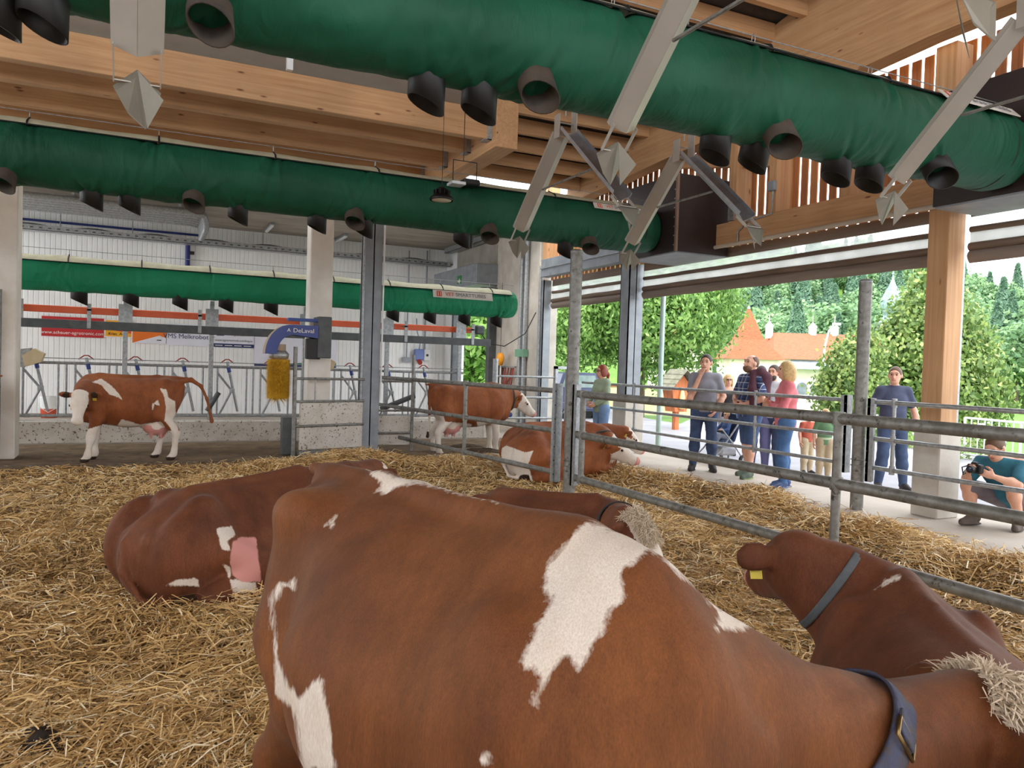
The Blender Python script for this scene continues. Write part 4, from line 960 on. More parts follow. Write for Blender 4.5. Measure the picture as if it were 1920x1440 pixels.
pav = MB(); pav.add(poly, [list(range(len(poly)))]); struct(pav.build('pavement', PAVE), 'pale asphalt yard outside the open side')
# ------------------------------------------------- foliage
def leafmat(name, stops):
    m, nt, bs = newmat(name); a = N(nt, 'ShaderNodeAttribute', attribute_name='tone')
    c = ramp(nt, a.outputs['Fac'], [(p, lin(q)) for p, q in stops]); nt.links.new(c, bs.inputs['Base Color']); bs.inputs['Roughness'].default_value = .55
    tr = N(nt, 'ShaderNodeBsdfTranslucent'); mx = N(nt, 'ShaderNodeMixShader'); mx.inputs[0].default_value = .38
    nt.links.new(c, tr.inputs[0]); nt.links.new(bs.outputs[0], mx.inputs[1]); nt.links.new(tr.outputs[0], mx.inputs[2]); nt.links.new(mx.outputs[0], nt.nodes['Material Output'].inputs[0]); return m
WALN = leafmat('walnut_leaves', [(0, (76, 116, 52)), (.5, (132, 172, 86)), (1, (182, 210, 128))])
LIND = leafmat('linden_leaves', [(0, (76, 106, 56)), (.4, (126, 152, 82)), (.75, (172, 186, 112)), (1, (214, 218, 156))])
FORE = leafmat('forest_leaves_hazed', [(0, (96, 134, 98)), (.5, (132, 168, 120)), (1, (170, 200, 144))])  # greyed green: distance haze is put into the leaf colour
CONI = leafmat('conifer_needles_hazed', [(0, (82, 118, 98)), (.5, (110, 146, 118)), (1, (144, 174, 140))])  # needles paled towards blue, haze of the far hill mixed into the colour
BARK = M('bark', (122, 106, 88), (86, 72, 58), 8, .9, 0, .6, 20, stretch=(4, 4, 1))
def leaf_mesh(name, cent, outward, mat, size, rg, droop=.3, aspect=.5, tone0=None):
    n = len(cent); nrm = outward+rg.randn(n, 3)*.55; nrm /= np.linalg.norm(nrm, axis=1)[:, None]
    rn = rg.randn(n, 3); rn[:, 2] -= droop*2; d = rn-(rn*nrm).sum(1)[:, None]*nrm; d /= np.linalg.norm(d, axis=1)[:, None]+1e-9
    s = np.cross(nrm, d); L = (size*rg.uniform(.6, 1.3, n))[:, None]
    vv = np.stack([cent-d*L*.5, cent+s*L*aspect*.5, cent+d*L*.5, cent-s*L*aspect*.5], 1).reshape(-1, 3)
    me = np_mesh(name, vv, np.arange(n*4).reshape(-1, 4), mat, False)
    tone = np.clip((.45 if tone0 is None else tone0)+.2*rg.randn(n), 0, 1); fattr(me, 'tone', np.repeat(tone, 4)); return me
def crown(blobs, nclump, per, spread, rg, inner=.55):
    """clump centres on overlapping ellipsoids, leaves around each clump"""
    vol = np.array([b[3]*b[4]*b[5] for b in blobs])**.67; pr = vol/vol.sum(); i = rg.choice(len(blobs), nclump, p=pr); B = np.array(blobs)[i]
    d = rg.randn(nclump, 3); d /= np.linalg.norm(d, axis=1)[:, None]; rad = inner+(1-inner)*rg.rand(nclump)**.5
    c = B[:, :3]+d*B[:, 3:6]*rad[:, None]
    C = np.repeat(c, per, 0)+rg.randn(nclump*per, 3)*spread; O = np.repeat(d, per, 0); T = np.repeat(.36+.22*rg.randn(nclump)*.5+.14*d[:, 2]*0, per)
    return C, O, T
def tree(name, label, base, blobs, mat, nclump, per, spread, size, trunk, seed, group=None, droop=.3, aspect=.5, branches=()):
    rg = np.random.RandomState(seed); t = empty(name, label, 'tree', group, tuple(base))
    C, O, T = crown(blobs, nclump, per, spread, rg); link('foliage', leaf_mesh('foliage', C, O, mat, size, rg, droop, aspect, T), t)
    MB().path(trunk[0], trunk[1], 10).build('trunk', BARK, t)
    for b in branches: MB().path(b[0], b[1], 7).build('branch', BARK, t)
    return t
# local axes for things outside: a = camera-right on the ground, b = away
AX = V(math.cos(YAW), -math.sin(YAW), 0); BX = V(math.sin(YAW), math.cos(YAW), 0)
def ob(a, b, z): return AX*a+BX*b+V(0, 0, z)
wb = on(1190, 790, 2, -.1); wb = at(1192, 770, 27); wb[2] = -.1
def bl(px, py, d, rx, ry, rz, base):
    p = at(px, py, d)-base; return (p[0], p[1], p[2], rx, ry, rz)
blobs = [bl(1250, 600, 26, 1.9, 2.0, 1.7, wb), bl(1305, 580, 27, 1.4, 1.5, 1.3, wb), bl(1180, 570, 27, 1.8, 1.8, 1.7, wb), bl(1100, 600, 27, 1.7, 1.7, 1.3, wb), bl(1250, 520, 27, 2.6, 2.4, 1.6, wb), bl(1110, 520, 28, 2.2, 2.2, 1.6, wb), bl(1345, 600, 27, .7, .7, .9, wb), bl(1290, 655, 26, 1.1, 1.1, .8, wb), bl(1085, 650, 27, 1.3, 1.3, .8, wb), bl(1180, 470, 28, 2.6, 2.6, 1.5, wb), bl(1230, 690, 26, .55, .55, .7, wb), bl(1150, 635, 28, 1.2, 1.2, .8, wb)]
tp = lambda px, py, d: tuple(at(px, py, d)-wb)
tree('walnut_tree', 'spreading light green walnut tree with a leaning trunk outside', wb, blobs, WALN, 3000, 16, .22, .2, ([(0, 0, 0), tp(1196, 700, 27), tp(1206, 665, 27), tp(1222, 630, 27), tp(1230, 590, 27), tp(1228, 530, 27)], [.32, .26, .22, .18, .13, .07]), 4, None, .6, .42,
     [([tp(1222, 630, 27), tp(1270, 600, 26.5), tp(1310, 580, 26.5)], [.12, .08, .03]), ([tp(1206, 665, 27), tp(1170, 620, 27), tp(1120, 590, 27)], [.12, .08, .03]), ([tp(1225, 610, 27), tp(1190, 550, 27.5)], [.1, .03])])
lb = at(1752, 805, 27.5); lb[2] = -.12
blobs = []
for i, (px, py, s) in enumerate(((1750, 530, .6), (1745, 575, 1.0), (1770, 600, 1.1), (1720, 610, 1.15), (1790, 640, 1.2), (1700, 660, 1.3), (1745, 650, 1.4), (1810, 690, 1.35), (1690, 715, 1.4), (1760, 720, 1.6), (1830, 745, 1.2), (1700, 765, 1.3), (1780, 770, 1.5), (1840, 785, .8), (1735, 505, .4))): blobs.append(bl(px, py, 27.5+.4*math.sin(i*2), s, s, s*.95, lb))
tree('linden_tree', 'dense cone-shaped linden tree behind the timber post', lb, blobs, LIND, 2600, 12, .2, .2, ([(0, 0, 0), (0, 0, 2.5), (0, 0, 5)], [.2, .16, .06]), 6, None, .5, .62)
bb = at(1595, 812, 25); bb[2] = -.1
tree('round_bush', 'loose green bush beside the round post outside', bb, [bl(1590, 690, 25, .85, .85, .9, bb), bl(1615, 665, 25.5, .7, .7, .8, bb), bl(1575, 730, 25, .8, .8, .7, bb), bl(1620, 740, 25, .9, .9, 1.0, bb), bl(1560, 770, 25, .5, .5, .4, bb)], LIND, 700, 12, .16, .17, ([(0, 0, 0), (0, 0, 1.2), (.1, 0, 2.2)], [.08, .06, .03]), 8, None, .5, .6)
for q, (px, py, d, s, lab) in enumerate(((885, 640, 34, 2.2, 'bright bush behind the alley door'), (862, 600, 38, 2.6, 'taller pale green tree behind the alley door'), (915, 615, 36, 2.2, 'leafy tree outside beside the concrete pier'))):
    b0 = at(px, 735, d); b0[2] = -.3
    tree('hedge_tree', lab, b0, [bl(px, py, d, s, s, s*.8, b0), bl(px+10, py-55, d, s*.8, s*.8, s*.8, b0), bl(px-18, py+38, d, s*.7, s*.7, s*.6, b0)], WALN, 420, 14, .3, .34, ([(0, 0, 0), (0, 0, 2.5)], [.15, .08]), 20+q)
# forest on the hill: shared meshes
rgF = np.random.RandomState(12)
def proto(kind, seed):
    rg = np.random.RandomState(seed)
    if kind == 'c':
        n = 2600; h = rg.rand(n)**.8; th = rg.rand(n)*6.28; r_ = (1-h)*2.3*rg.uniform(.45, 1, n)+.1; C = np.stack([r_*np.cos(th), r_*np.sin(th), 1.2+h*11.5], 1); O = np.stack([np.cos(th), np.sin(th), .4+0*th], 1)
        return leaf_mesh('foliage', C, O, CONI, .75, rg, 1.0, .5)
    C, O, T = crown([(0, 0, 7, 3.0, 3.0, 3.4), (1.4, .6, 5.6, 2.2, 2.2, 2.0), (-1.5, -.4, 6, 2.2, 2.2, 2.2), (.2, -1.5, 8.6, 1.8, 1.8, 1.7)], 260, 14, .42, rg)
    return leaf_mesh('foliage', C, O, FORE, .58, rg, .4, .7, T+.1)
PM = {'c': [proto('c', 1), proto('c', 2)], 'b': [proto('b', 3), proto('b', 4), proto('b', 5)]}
trk = MB().tube((0, 0, -.5), (0, 0, 7), .22, 7, .1).mesh('trunk'); trk.materials.append(BARK)
cnt = 0
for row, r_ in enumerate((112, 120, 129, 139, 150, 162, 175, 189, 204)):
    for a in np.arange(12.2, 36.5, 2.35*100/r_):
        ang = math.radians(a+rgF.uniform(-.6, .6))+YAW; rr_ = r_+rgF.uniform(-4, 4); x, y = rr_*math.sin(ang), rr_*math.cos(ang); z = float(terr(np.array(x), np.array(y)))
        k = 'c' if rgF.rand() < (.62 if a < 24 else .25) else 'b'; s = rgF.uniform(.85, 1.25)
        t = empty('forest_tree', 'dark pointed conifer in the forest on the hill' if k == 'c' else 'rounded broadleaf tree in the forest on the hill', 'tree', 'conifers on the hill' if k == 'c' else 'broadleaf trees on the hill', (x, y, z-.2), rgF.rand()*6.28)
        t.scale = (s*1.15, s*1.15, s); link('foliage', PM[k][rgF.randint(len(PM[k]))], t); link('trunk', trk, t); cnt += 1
# ------------------------------------------------- buildings
PLAST = M('cream_plaster', (226, 220, 206), (214, 206, 190), 2, .85); TILE = M('orange_tiles', (190, 96, 62), (160, 76, 48), 5, .8, 0, .5, 22, stretch=(1, 1, 3))
GLS = M('window_glass', (120, 130, 140), (90, 100, 110), 2, .15); COPPER = M('copper_patina', (150, 178, 176), (104, 120, 122), 3, .5, .3); TRIMW = M('window_frame', (236, 226, 210), None, 3, .6); WGREY = M('tower_grey', (150, 156, 156), None, 2, .8)
def building(name, label, px, py, d): 
    b = at(px, py, d); t = empty(name, label, 'building', None, tuple(b), -YAW); s = d/FPX
    return t, (lambda X, Y: ((X-px)*s, -(Y-py)*s-0.0314*(X-px)*s*-1.0))
t, L_ = building('long_house', 'long cream house with orange tiled hip roof and arched windows', 1560, 790, 60)
u0, _ = L_(1452, 790); u1, _ = L_(1740, 790); ze = 4.75; zr = 7.0
MB().box((u0, 0, -.6), (u1, 9, ze)).build('wall', PLAST, t)
m = MB(); m.add([(u0-.4, -.4, ze), (u1+.4, -.4, ze), (u1+.4, 9.4, ze), (u0-.4, 9.4, ze), (u0+1.2, 4.5, zr), (u1-1, 4.5, zr)], [(0, 1, 5, 4), (1, 2, 5), (2, 3, 4, 5), (3, 0, 4), (0, 3, 2, 1)]); m.build('roof', TILE, t)
MB().prism([(L_(1478, 0)[0], -.9, ze-.75), (L_(1560, 0)[0], -.9, ze-.75), (L_(1560, 0)[0], -.02, ze-.1), (L_(1478, 0)[0], -.02, ze-.1)], (0, 0, .05)).build('glass_canopy', M('canopy_glass', (176, 196, 206), (150, 172, 186), 3, .3), t)
for px in (1501, 1527, 1553, 1640):
    u = L_(px, 0)[0]; zc = 2.55; m = MB(); w = .42
    pts = [(u-w, -.03, zc-.55), (u+w, -.03, zc-.55)]+[(u+w*math.cos(a), -.03, zc+.0+w*math.sin(a)) for a in np.linspace(0, math.pi, 9)]
    wn = MB().prism([(u+(q[0]-u)*1.18, -.02, zc+(q[2]-zc)*1.12) for q in pts], (0, .03, 0)).build('window', TRIMW, t); MB().prism(pts, (0, .02, 0)).build('pane', GLS, wn)
for px in (1471, 1558, 1602):
    u = L_(px, 0)[0]; c = MB().box((u-.24, 4.2, zr-.5), (u+.24, 4.7, zr+.5)).build('chimney', PLAST, t); MB().add([(u-.3, 4.15, zr+.5), (u+.3, 4.15, zr+.5), (u+.3, 4.75, zr+.5), (u-.3, 4.75, zr+.5), (u, 4.45, zr+1.0)], [(0, 1, 4), (1, 2, 4), (2, 3, 4), (3, 0, 4)]).tube((u, 4.45, zr+.9), (u, 4.45, zr+1.5), .03, 5).build('chimney_cap', PLAST, c)
t, L_ = building('tower_house', 'square cream tower house with pointed orange tiled roof', 1410, 785, 55)
w = 1.75; MB().box((-w, 0, -.5), (w, 2*w, 4.25)).build('wall', PLAST, t)
m = MB(); e = w+.35
m.add([(-e, -.35, 4.25), (e, -.35, 4.25), (e, 2*w+.35, 4.25), (-e, 2*w+.35, 4.25), (-.9, .85, 5.7), (.9, .85, 5.7), (.9, 2.65, 5.7), (-.9, 2.65, 5.7), (0, 1.75, 8.2)], [(0, 1, 5, 4), (1, 2, 6, 5), (2, 3, 7, 6), (3, 0, 4, 7), (4, 5, 8), (5, 6, 8), (6, 7, 8), (7, 4, 8), (0, 3, 2, 1)]); m.build('roof', TILE, t)
MB().lathe([(.16, 0), (.1, .15), (0, .35)], 8, (0, 1.75, 7.95)).build('finial', COPPER, t)
for u in (-.2,):
    wn = MB().box((u-.35, -.04, 1.6), (u+.35, .0, 2.7)).build('window', TRIMW, t); MB().box((u-.27, -.06, 1.68), (u+.27, -.04, 2.62)).build('pane', GLS, wn); MB().box((u-.85, -.06, 1.6), (u-.4, -.03, 2.7)).build('shutter', TRIMW, wn)
t, L_ = building('tall_house', 'tall white house with orange roof half hidden by the walnut tree', 1300, 785, 50)
MB().box((-2.2, 0, -.5), (1.1, 5, 4.6)).build('wall', PLAST, t); MB().add([(-2.5, -.3, 4.6), (1.4, -.3, 4.6), (1.4, 5.3, 4.6), (-2.5, 5.3, 4.6), (-.6, 1.2, 8.4), (-.6, 3.8, 8.4)], [(0, 1, 4), (1, 2, 5, 4), (2, 3, 5), (3, 0, 4, 5), (0, 3, 2, 1)]).build('roof', TILE, t)
wn = MB().box((.2, -.03, 2.4), (.7, 0, 3.3)).build('window', TRIMW, t); MB().box((.25, -.05, 2.45), (.65, -.03, 3.25)).build('pane', GLS, wn)
t = empty('garden_wall', 'low beige garden wall behind the walnut tree', 'wall', None, tuple(at(1100, 785, 36)), -YAW); MB().box((-2.5, 0, -.4), (6.2, .3, 1.55)).build('wall_body', M('beige_wall', (226, 212, 178), (212, 196, 160), 2, .9), t); MB().box((-2.5, -.05, 1.55), (6.2, .35, 1.65)).build('coping', TILE, t)
t, L_ = building('onion_tower', 'grey church tower with green copper onion dome behind the linden', 1664, 760, 92)
s = 92/FPX
MB().box((-1.25, -1.25, -2), (1.25, 1.25, 9.7)).build('shaft', WGREY, t); MB().box((-1.5, -1.5, 9.6), (1.5, 1.5, 9.85)).build('cornice', COPPER, t)
dm = MB().lathe([(1.45, 9.85), (.95, 10.5), (.85, 10.9), (1.2, 11.4), (1.32, 12.0), (1.2, 12.7), (.8, 13.5), (.4, 14.3), (.15, 15.0), (.06, 15.6)], 20).build('onion_dome', COPPER, t)
MB().tube((0, 0, 15.4), (0, 0, 17.2), .05, 6).lathe([(0, 15.5), (.2, 15.7), (0, 15.9)], 10).build('spire', COPPER, dm)
MB().lathe([(0, 0), (.6, 0), (.6, .06), (0, .06)], 20, (-.2, -1.28, 8.1), (0, -1, 0)).build('clock_face', M('clock_red', (200, 80, 60), None, 4, .5), t)
# ------------------------------------------------- smaller things outside
t = empty('street_lamp', 'tall white curved street lamp in the yard', 'street lamp', None, tuple(on(1540, 790, 2, -.05)), -YAW); hgt = 3.0
b0 = at(1538, 800, 30); b0[2] = -.2; t.location = tuple(b0); s = 30/FPX
MB().path([(0, 0, 0), (.0, 0, 2.0), (.05, 0, 2.9), (.18, 0, 3.5), (.4, 0, 3.75)], [.06, .05, .045, .04, .04], 8).build('pole', WHITE, t); MB().box((.32, -.08, 3.72), (.62, .08, 3.82), .02).build('lamp_head', WHITE, t)
sh = at(1266, 800, 21); sh[2] = -.08
t = empty('wooden_shrine', 'small carved wooden shrine with shingled roof on a post', 'shrine', None, tuple(sh), -YAW+.5)
SHW = M('orange_wood', (196, 116, 64), (160, 86, 44), 4, .6, stretch=(4, 4, 1)); SHG = M('grey_shingle', (140, 140, 120), (108, 108, 92), 8, .9)
m = MB(); m.prism([(-.2, -.2, .55), (.2, -.2, .55), (.34, -.2, 1.25), (0, -.2, 1.6), (-.34, -.2, 1.25)], (0, .4, 0)); m.build('body', SHW, t)
for q in (-1, 1):
    for i in range(4): MB().prism([(0+q*(.0+.13*i), -.42, 1.66-.13*i+.02), (q*(.16+.13*i), -.42, 1.5-.13*i+.02), (q*(.16+.13*i), .3, 1.5-.13*i+.02), (q*(.13*i), .3, 1.66-.13*i+.02)], (0, 0, .025)).build('shingle', SHG, t)
MB().box((-.07, -.07, 0), (.07, .07, .6), .01).build('post', SHW, t); MB().lathe([(0, .62), (.1, .64), (.06, .8), (.08, .95), (.05, 1.1), (0, 1.2)], 10, (0, -.24, 0)).build('figure', M('pale_gold', (240, 214, 150), None, 4, .6), t)
# parked car behind the woman in the hoodie
cp = at(1086, 775, 24); cp[2] = -.08
t = empty('car', 'dark blue estate car parked in the yard, seen from behind', 'car', None, tuple(cp), -YAW+.35)
CARM = M('car_blue', (70, 78, 104), (60, 66, 90), 2, .25, .3); CGL = M('car_glass', (120, 140, 136), (84, 104, 100), 3, .1)
prof = [(-.86, .3), (.86, .3), (.9, .62), (.86, .95), (.74, 1.02), (.6, 1.45), (.5, 1.5), (-.5, 1.5), (-.6, 1.45), (-.74, 1.02), (-.86, .95), (-.9, .62)]
MB().prism([(a, 0, z) for a, z in prof], (0, 4.2, 0)).build('body', CARM, t); MB().prism([(-.62, -.02, 1.04), (.62, -.02, 1.04), (.5, -.02, 1.42), (-.5, -.02, 1.42)], (0, .03, 0)).build('rear_window', CGL, t)
MB().box((-.8, -.08, .35), (.8, 0, .58), .02).build('bumper', CARM, t)
for q in (-1, 1):
    MB().box((q*.74-.1, -.03, .72), (q*.74+.1, .02, .98), .01).build('tail_light', RED, t); MB().tube((q*.78-.1, .75, .3), (q*.78+.1, .75, .3), .31, 16).build('wheel', BLACK, t); MB().tube((q*.78-.1, 3.4, .3), (q*.78+.1, 3.4, .3), .31, 16).build('wheel', BLACK, t)
MB().box((-.26, -.04, .75), (.26, 0, .87)).build('number_plate', WHITE, t)
# white railing beyond the photographer, rose bed
ra, rb = on(1806, 862, 2, -.05), on(2000, 892, 2, -.05); d_ = rb-ra; L = np.linalg.norm(d_)
t = empty('yard_railing', 'white metal railing at the far edge of the yard', 'railing', None, tuple(ra), math.atan2(d_[1], d_[0]))
for z in (.12, .86): MB().tube((0, 0, z), (L, 0, z), .022, 8).build('rail', WHITE, t)
for i in range(int(L/.16)): MB().tube((i*.16, 0, .12), (i*.16, 0, .86), .012 if i % 8 else .025, 6).build('bar', WHITE, t)
rg = np.random.RandomState(31)
for i, (px, py) in enumerate(((1705, 840), (1790, 862), (1840, 840), (1660, 822))):
    b0 = on(px, py, 2, -.05); C, O, T = crown([(0, 0, .3, .6, .5, .35), (.4, .1, .25, .5, .4, .3), (-.4, 0, .25, .5, .4, .28)], 110, 8, .06, rg)
    t = empty('flower_shrub', ['low rose shrub with white blossoms right of the man in navy', 'low rose shrub with white blossoms beside the timber post foot', 'low rose shrub with white blossoms above the crouching man', 'low rose shrub with white blossoms behind the second round post'][i], 'shrub', None, tuple(b0)); link('foliage', leaf_mesh('foliage', C, O, LIND, .09, rg, .1, .6, T), t)
    for q in range(14): MB().lathe([(0, -.03), (.035, 0), (.03, .03), (0, .035)], 6, (rg.uniform(-.6, .6), rg.uniform(-.4, .2), rg.uniform(.3, .6))).build('blossom', WHITE, t)
# ================================================================= COWS
from mathutils.bvhtree import BVHTree
def coat(name, light, dark, fur=240):
    m, nt, bs = newmat(name); v = mapping(nt)
    base = ramp(nt, noise(nt, v, 2.2, 3, .5), [(.3, lin(dark)), (.7, lin(light))])
    base = mixc(nt, 1.0, base, ramp(nt, noise(nt, mapping(nt, (1, 1, .6)), 7, 4, .6), [(.3, .72), (.6, 1.05)]), 'MULTIPLY')
    base = mixc(nt, 1.0, base, ramp(nt, noise(nt, mapping(nt, (1, 1, .12)), 60, 3, .6), [(.25, .86), (.75, 1.12)]), 'MULTIPLY')
    hair = noise(nt, mapping(nt, (1, 1, .22)), fur, 3, .6); base = mixc(nt, 1.0, base, ramp(nt, hair, [(.25, .74), (.75, 1.2)]), 'MULTIPLY')
    def att(n): return N(nt, 'ShaderNodeAttribute', attribute_name=n).outputs['Fac']
    def edge(a, amp, sc):
        mth = N(nt, 'ShaderNodeMath', operation='MULTIPLY_ADD'); nt.links.new(noise(nt, mapping(nt, (1, 1, .3)), sc, 4, .7), mth.inputs[0]); mth.inputs[1].default_value = amp*2; mth.inputs[2].default_value = -amp
        ad = N(nt, 'ShaderNodeMath', operation='ADD'); nt.links.new(att(a), ad.inputs[0]); nt.links.new(mth.outputs[0], ad.inputs[1])
        mr = N(nt, 'ShaderNodeMapRange'); mr.inputs[1].default_value = -.004; mr.inputs[2].default_value = .006; nt.links.new(ad.outputs[0], mr.inputs[0]); return mr.outputs[0]
    wht = ramp(nt, hair, [(.2, lin((206, 192, 176))), (.7, lin((240, 232, 222)))])
    dirt = ramp(nt, noise(nt, v, 5, 4), [(.45, 0.0), (.75, .5)]); wht = mixc(nt, dirt, wht, lin((196, 172, 140)))
    c = mixc(nt, edge('white', .022, 26), base, wht)
    c = mixc(nt, edge('pink', .02, 18), c, lin((214, 150, 142))); c = mixc(nt, edge('dark', .015, 20), c, lin((58, 40, 30)))
    nt.links.new(c, bs.inputs['Base Color']); bs.inputs['Roughness'].default_value = .72; bs.inputs['Specular IOR Level'].default_value = .3; bs.inputs['Sheen Weight'].default_value = .06; bs.inputs['Sheen Roughness'].default_value = .4
    bump(nt, bs, hair, .35, .004); return m
COAT = coat('coat_chestnut', (158, 94, 54), (132, 72, 38)); COATD = coat('coat_dark_red', (124, 74, 46), (98, 54, 32)); COATL = coat('coat_near', (134, 82, 42), (98, 54, 26), 330)
EYEM = M('eye_dark', (22, 16, 14), None, 3, .1); TAGM = M('ear_tag_yellow', (232, 208, 70), None, 4, .5)
def torso(f, st, lean=0.0, k=.05, pw=2.3):
    """loft along local x through stations (x, top, bottom, halfwidth)"""
    S = np.array(st, float); g = f.sub(f.lo, f.lo+f.h*f.n, 0); sl, X, Y, Z = g
    if lean:
        c, s = math.cos(lean), math.sin(lean); Y, Z = c*Y+s*Z, -s*Y+c*Z
    x = X[:, 0, 0]; xs = S[:, 0]
    def ip(col):
        d = np.gradient(S[:, col], xs); i = np.clip(np.searchsorted(xs, x)-1, 0, len(xs)-2); h = xs[i+1]-xs[i]; t = np.clip((x-xs[i])/h, 0, 1)
        a, b = S[i, col], S[i+1, col]; return (2*t**3-3*t*t+1)*a+(t**3-2*t*t+t)*h*d[i]+(-2*t**3+3*t*t)*b+(t**3-t*t)*h*d[i+1]
    top, bot, w, tp_ = [ip(c)[:, None, None] for c in (1, 2, 3, 4)]; w = np.maximum(w, .02)
    mid = (top+bot)/2; hh = np.maximum((top-bot)/2, .03); q = (Z-mid)/hh; kk = 1-tp_*sstep(.1, 1.0, q)-.10*sstep(-.2, -1.0, q)
    rr = (np.abs(Y/(w*kk))**pw+np.abs(q)**pw)**(1/pw); d = (rr-1)*np.minimum(w, hh)
    over = np.maximum(xs[0]-x, x-xs[-1])[:, None, None]; d = np.where(over > 0, np.sqrt(np.maximum(d, 0)**2+over**2)+np.minimum(d, 0)*.2, d)
    f.comb(sl, d.astype(np.float32), k)
STAND = [(-.72, 1.27, 1.06, .05, .2), (-.67, 1.33, .92, .12, .2), (-.58, 1.362, .76, .20, .16), (-.45, 1.378, .66, .275, .10), (-.25, 1.368, .60, .335, .20), (-.02, 1.352, .545, .385, .26), (.22, 1.358, .545, .375, .30), (.42, 1.385, .58, .325, .36), (.60, 1.418, .61, .275, .45), (.76, 1.375, .64, .235, .45), (.90, 1.2, .72, .16, .4)]
LIE = [(-.83, .46, .14, .12, .3), (-.76, .54, .05, .24, .3), (-.62, .64, -.02, .32, .3), (-.45, .745, -.06, .34, .3), (-.25, .765, -.10, .42, .34), (-.02, .755, -.12, .46, .38), (.22, .76, -.12, .44, .4), (.42, .79, -.10, .37, .42), (.60, .815, -.08, .31, .45), (.76, .77, -.04, .26, .45), (.90, .62, .06, .17, .4)]
def cow(label, loc, rz, s=.93, pose='stand', poll=None, D=(1, 0, -.6), h=.018, mat=None, px=(), pxpink=(), white=None, tail=None, lean=0.0, legs=None, collar=None, tags=True, facewhite=True, neck_r=(.2, .145), group=None, legwhite=.55, ridge=.10, bellywhite=0, rough=.003, tuft=False, darkears=False, sag=0.0):
    mat = mat or COAT; rz_ = rz; c, sn = math.cos(rz), math.sin(rz)
    Rm = np.array([[c, -sn, 0], [sn, c, 0], [0, 0, 1]]); loc = V(loc)
    toL = lambda p: (Rm.T@(V(p)-loc))/s
    D = unit(Rm.T@V(D)); Q = toL(poll); S_ = unit(np.cross(V(0, 0, 1), D)); U = np.cross(D, S_)
    lo = np.minimum(V(-1.15, -.62, -.06), np.minimum(Q, Q+D*.6)-.36); hi = np.maximum(V(.95, .62, 1.5 if pose == 'stand' else .98), np.maximum(Q, Q+D*.6)+.36)
    if tail is not None:
        tl = [toL(p) for p in tail]; lo = np.minimum(lo, np.min(tl, 0)-.1); hi = np.maximum(hi, np.max(tl, 0)+.1)
    f = Field(lo, hi, h)
    if pose == 'stand':
        torso(f, STAND)
        for q in (-1, 1):
            f.ell((-.43, q*.205, 1.285), (.10, .06, .06), .11)                       # hook bone
            f.ell((-.65, q*.11, 1.22), (.06, .05, .07), .1)                         # pin bone
            f.ell((-.24, q*.37, 1.19), (.13, .055, .1), .12, 's')                    # hunger hollow
            f.ell((-.30, q*.375, .98), (.07, .07, .30), .13, 's')
            f.ell((-.46, q*.165, .96), (.165, .095, .30), .08)                          # thigh
            f.ell((.56, q*.2, 1.0), (.15, .1, .27), .1)                              # shoulder
            lg = legs or {}
            hx, fx = lg.get('h%d' % q, 0.0), lg.get('f%d' % q, 0.0)
            f.chain([(-.46, q*.17, .92), (-.34+hx*.3, q*.18, .76), (-.54+hx*.6, q*.2, .53), (-.59+hx*.8, q*.19, .45), (-.57+hx, q*.185, .17), (-.56+hx, q*.185, .1), (-.52+hx, q*.185, .05)], [.135, .10, .072, .06, .042, .047, .052], .05)
            f.ell((-.51+hx, q*.185, .03), (.075, .055, .045), .02)
            f.chain([(.60, q*.2, .88), (.56+fx*.2, q*.2, .70), (.60+fx*.6, q*.175, .42), (.60+fx*.62, q*.175, .36), (.60+fx, q*.17, .15), (.60+fx, q*.17, .1), (.63+fx, q*.17, .05)], [.12, .092, .062, .058, .04, .047, .05], .05)
            f.ell((.645+fx, q*.17, .03), (.07, .055, .045), .02)
        f.ell((-.30, 0, .56), (.22, .16, .16), .06)
        for q in (-1, 1):
            for x in (-.37, -.22): f.cone((x, q*.07, .44), (x, q*.07, .36), .026, .018, .02)
        f.cone((-.8, 0, 1.36), (-.3, 0, 1.39), .02, .016, .06); f.cone((-.3, 0, 1.385), (.55, 0, 1.385), .016, .03, .07)
        tl_ = [toL(p) for p in tail] if tail is not None else [(-.60, 0, 1.335), (-.695, 0, 1.315), (-.73, 0, 1.22), (-.725, 0, 1.0), (-.71, .0, .75), (-.73, 0, .5), (-.74, .0, .36)]
        f.chain(tl_, list(np.linspace(.042, .02, len(tl_)-1))+[.036], .03)
        nb = V(.70, 0, 1.09)
        f.cone((.72, 0, .74), (.9, 0, .86), .08, .05, .08)
    else:
        torso(f, LIE, lean, pw=2.4)
        for q in (-1, 1):
            w = 1.0
            f.ell((-.44, q*.22+lean*-.6, .67), (.10, .06, .06), .11); f.ell((-.75, q*.13+lean*-.5, .44), (.07, .05, .07), .07)
            f.ell((-.24, q*.40+lean*-.5, .60), (.13, .05, .09), .12, 's')
            f.ell((-.50, q*.30, .33), (.30, .17, .34), .09)
            f.chain([(-.38, q*.40, .36), (-.12, q*.46, .22), (-.40, q*.5, .09), (-.5, q*.48, .07), (-.22, q*.52, .045), (-.02, q*.53, .04)], [.14, .12, .075, .062, .045, .05], .05)
            f.ell((.52, q*.24, .42), (.17, .11, .28), .1)
            f.chain([(.52, q*.27, .36), (.46, q*.3, .2), (.80, q*.26, .10), (.86, q*.25, .085), (.58, q*.27, .05), (.5, q*.28, .045)], [.12, .095, .066, .064, .045, .05], .05)
        f.ell((-.22, -.36, .16), (.2, .16, .16), .05); f.ell((-.22, .36, .16), (.2, .16, .16), .05)
        for q in (-1, 1):
            for x in (-.26, -.14): f.cone((x, q*.49, .16), (x+.02, q*.56, .12), .026, .018, .02)
        f.cone((-.4, lean*-.7, .745), (.55, lean*-.7, .80), .02, .03, .06)
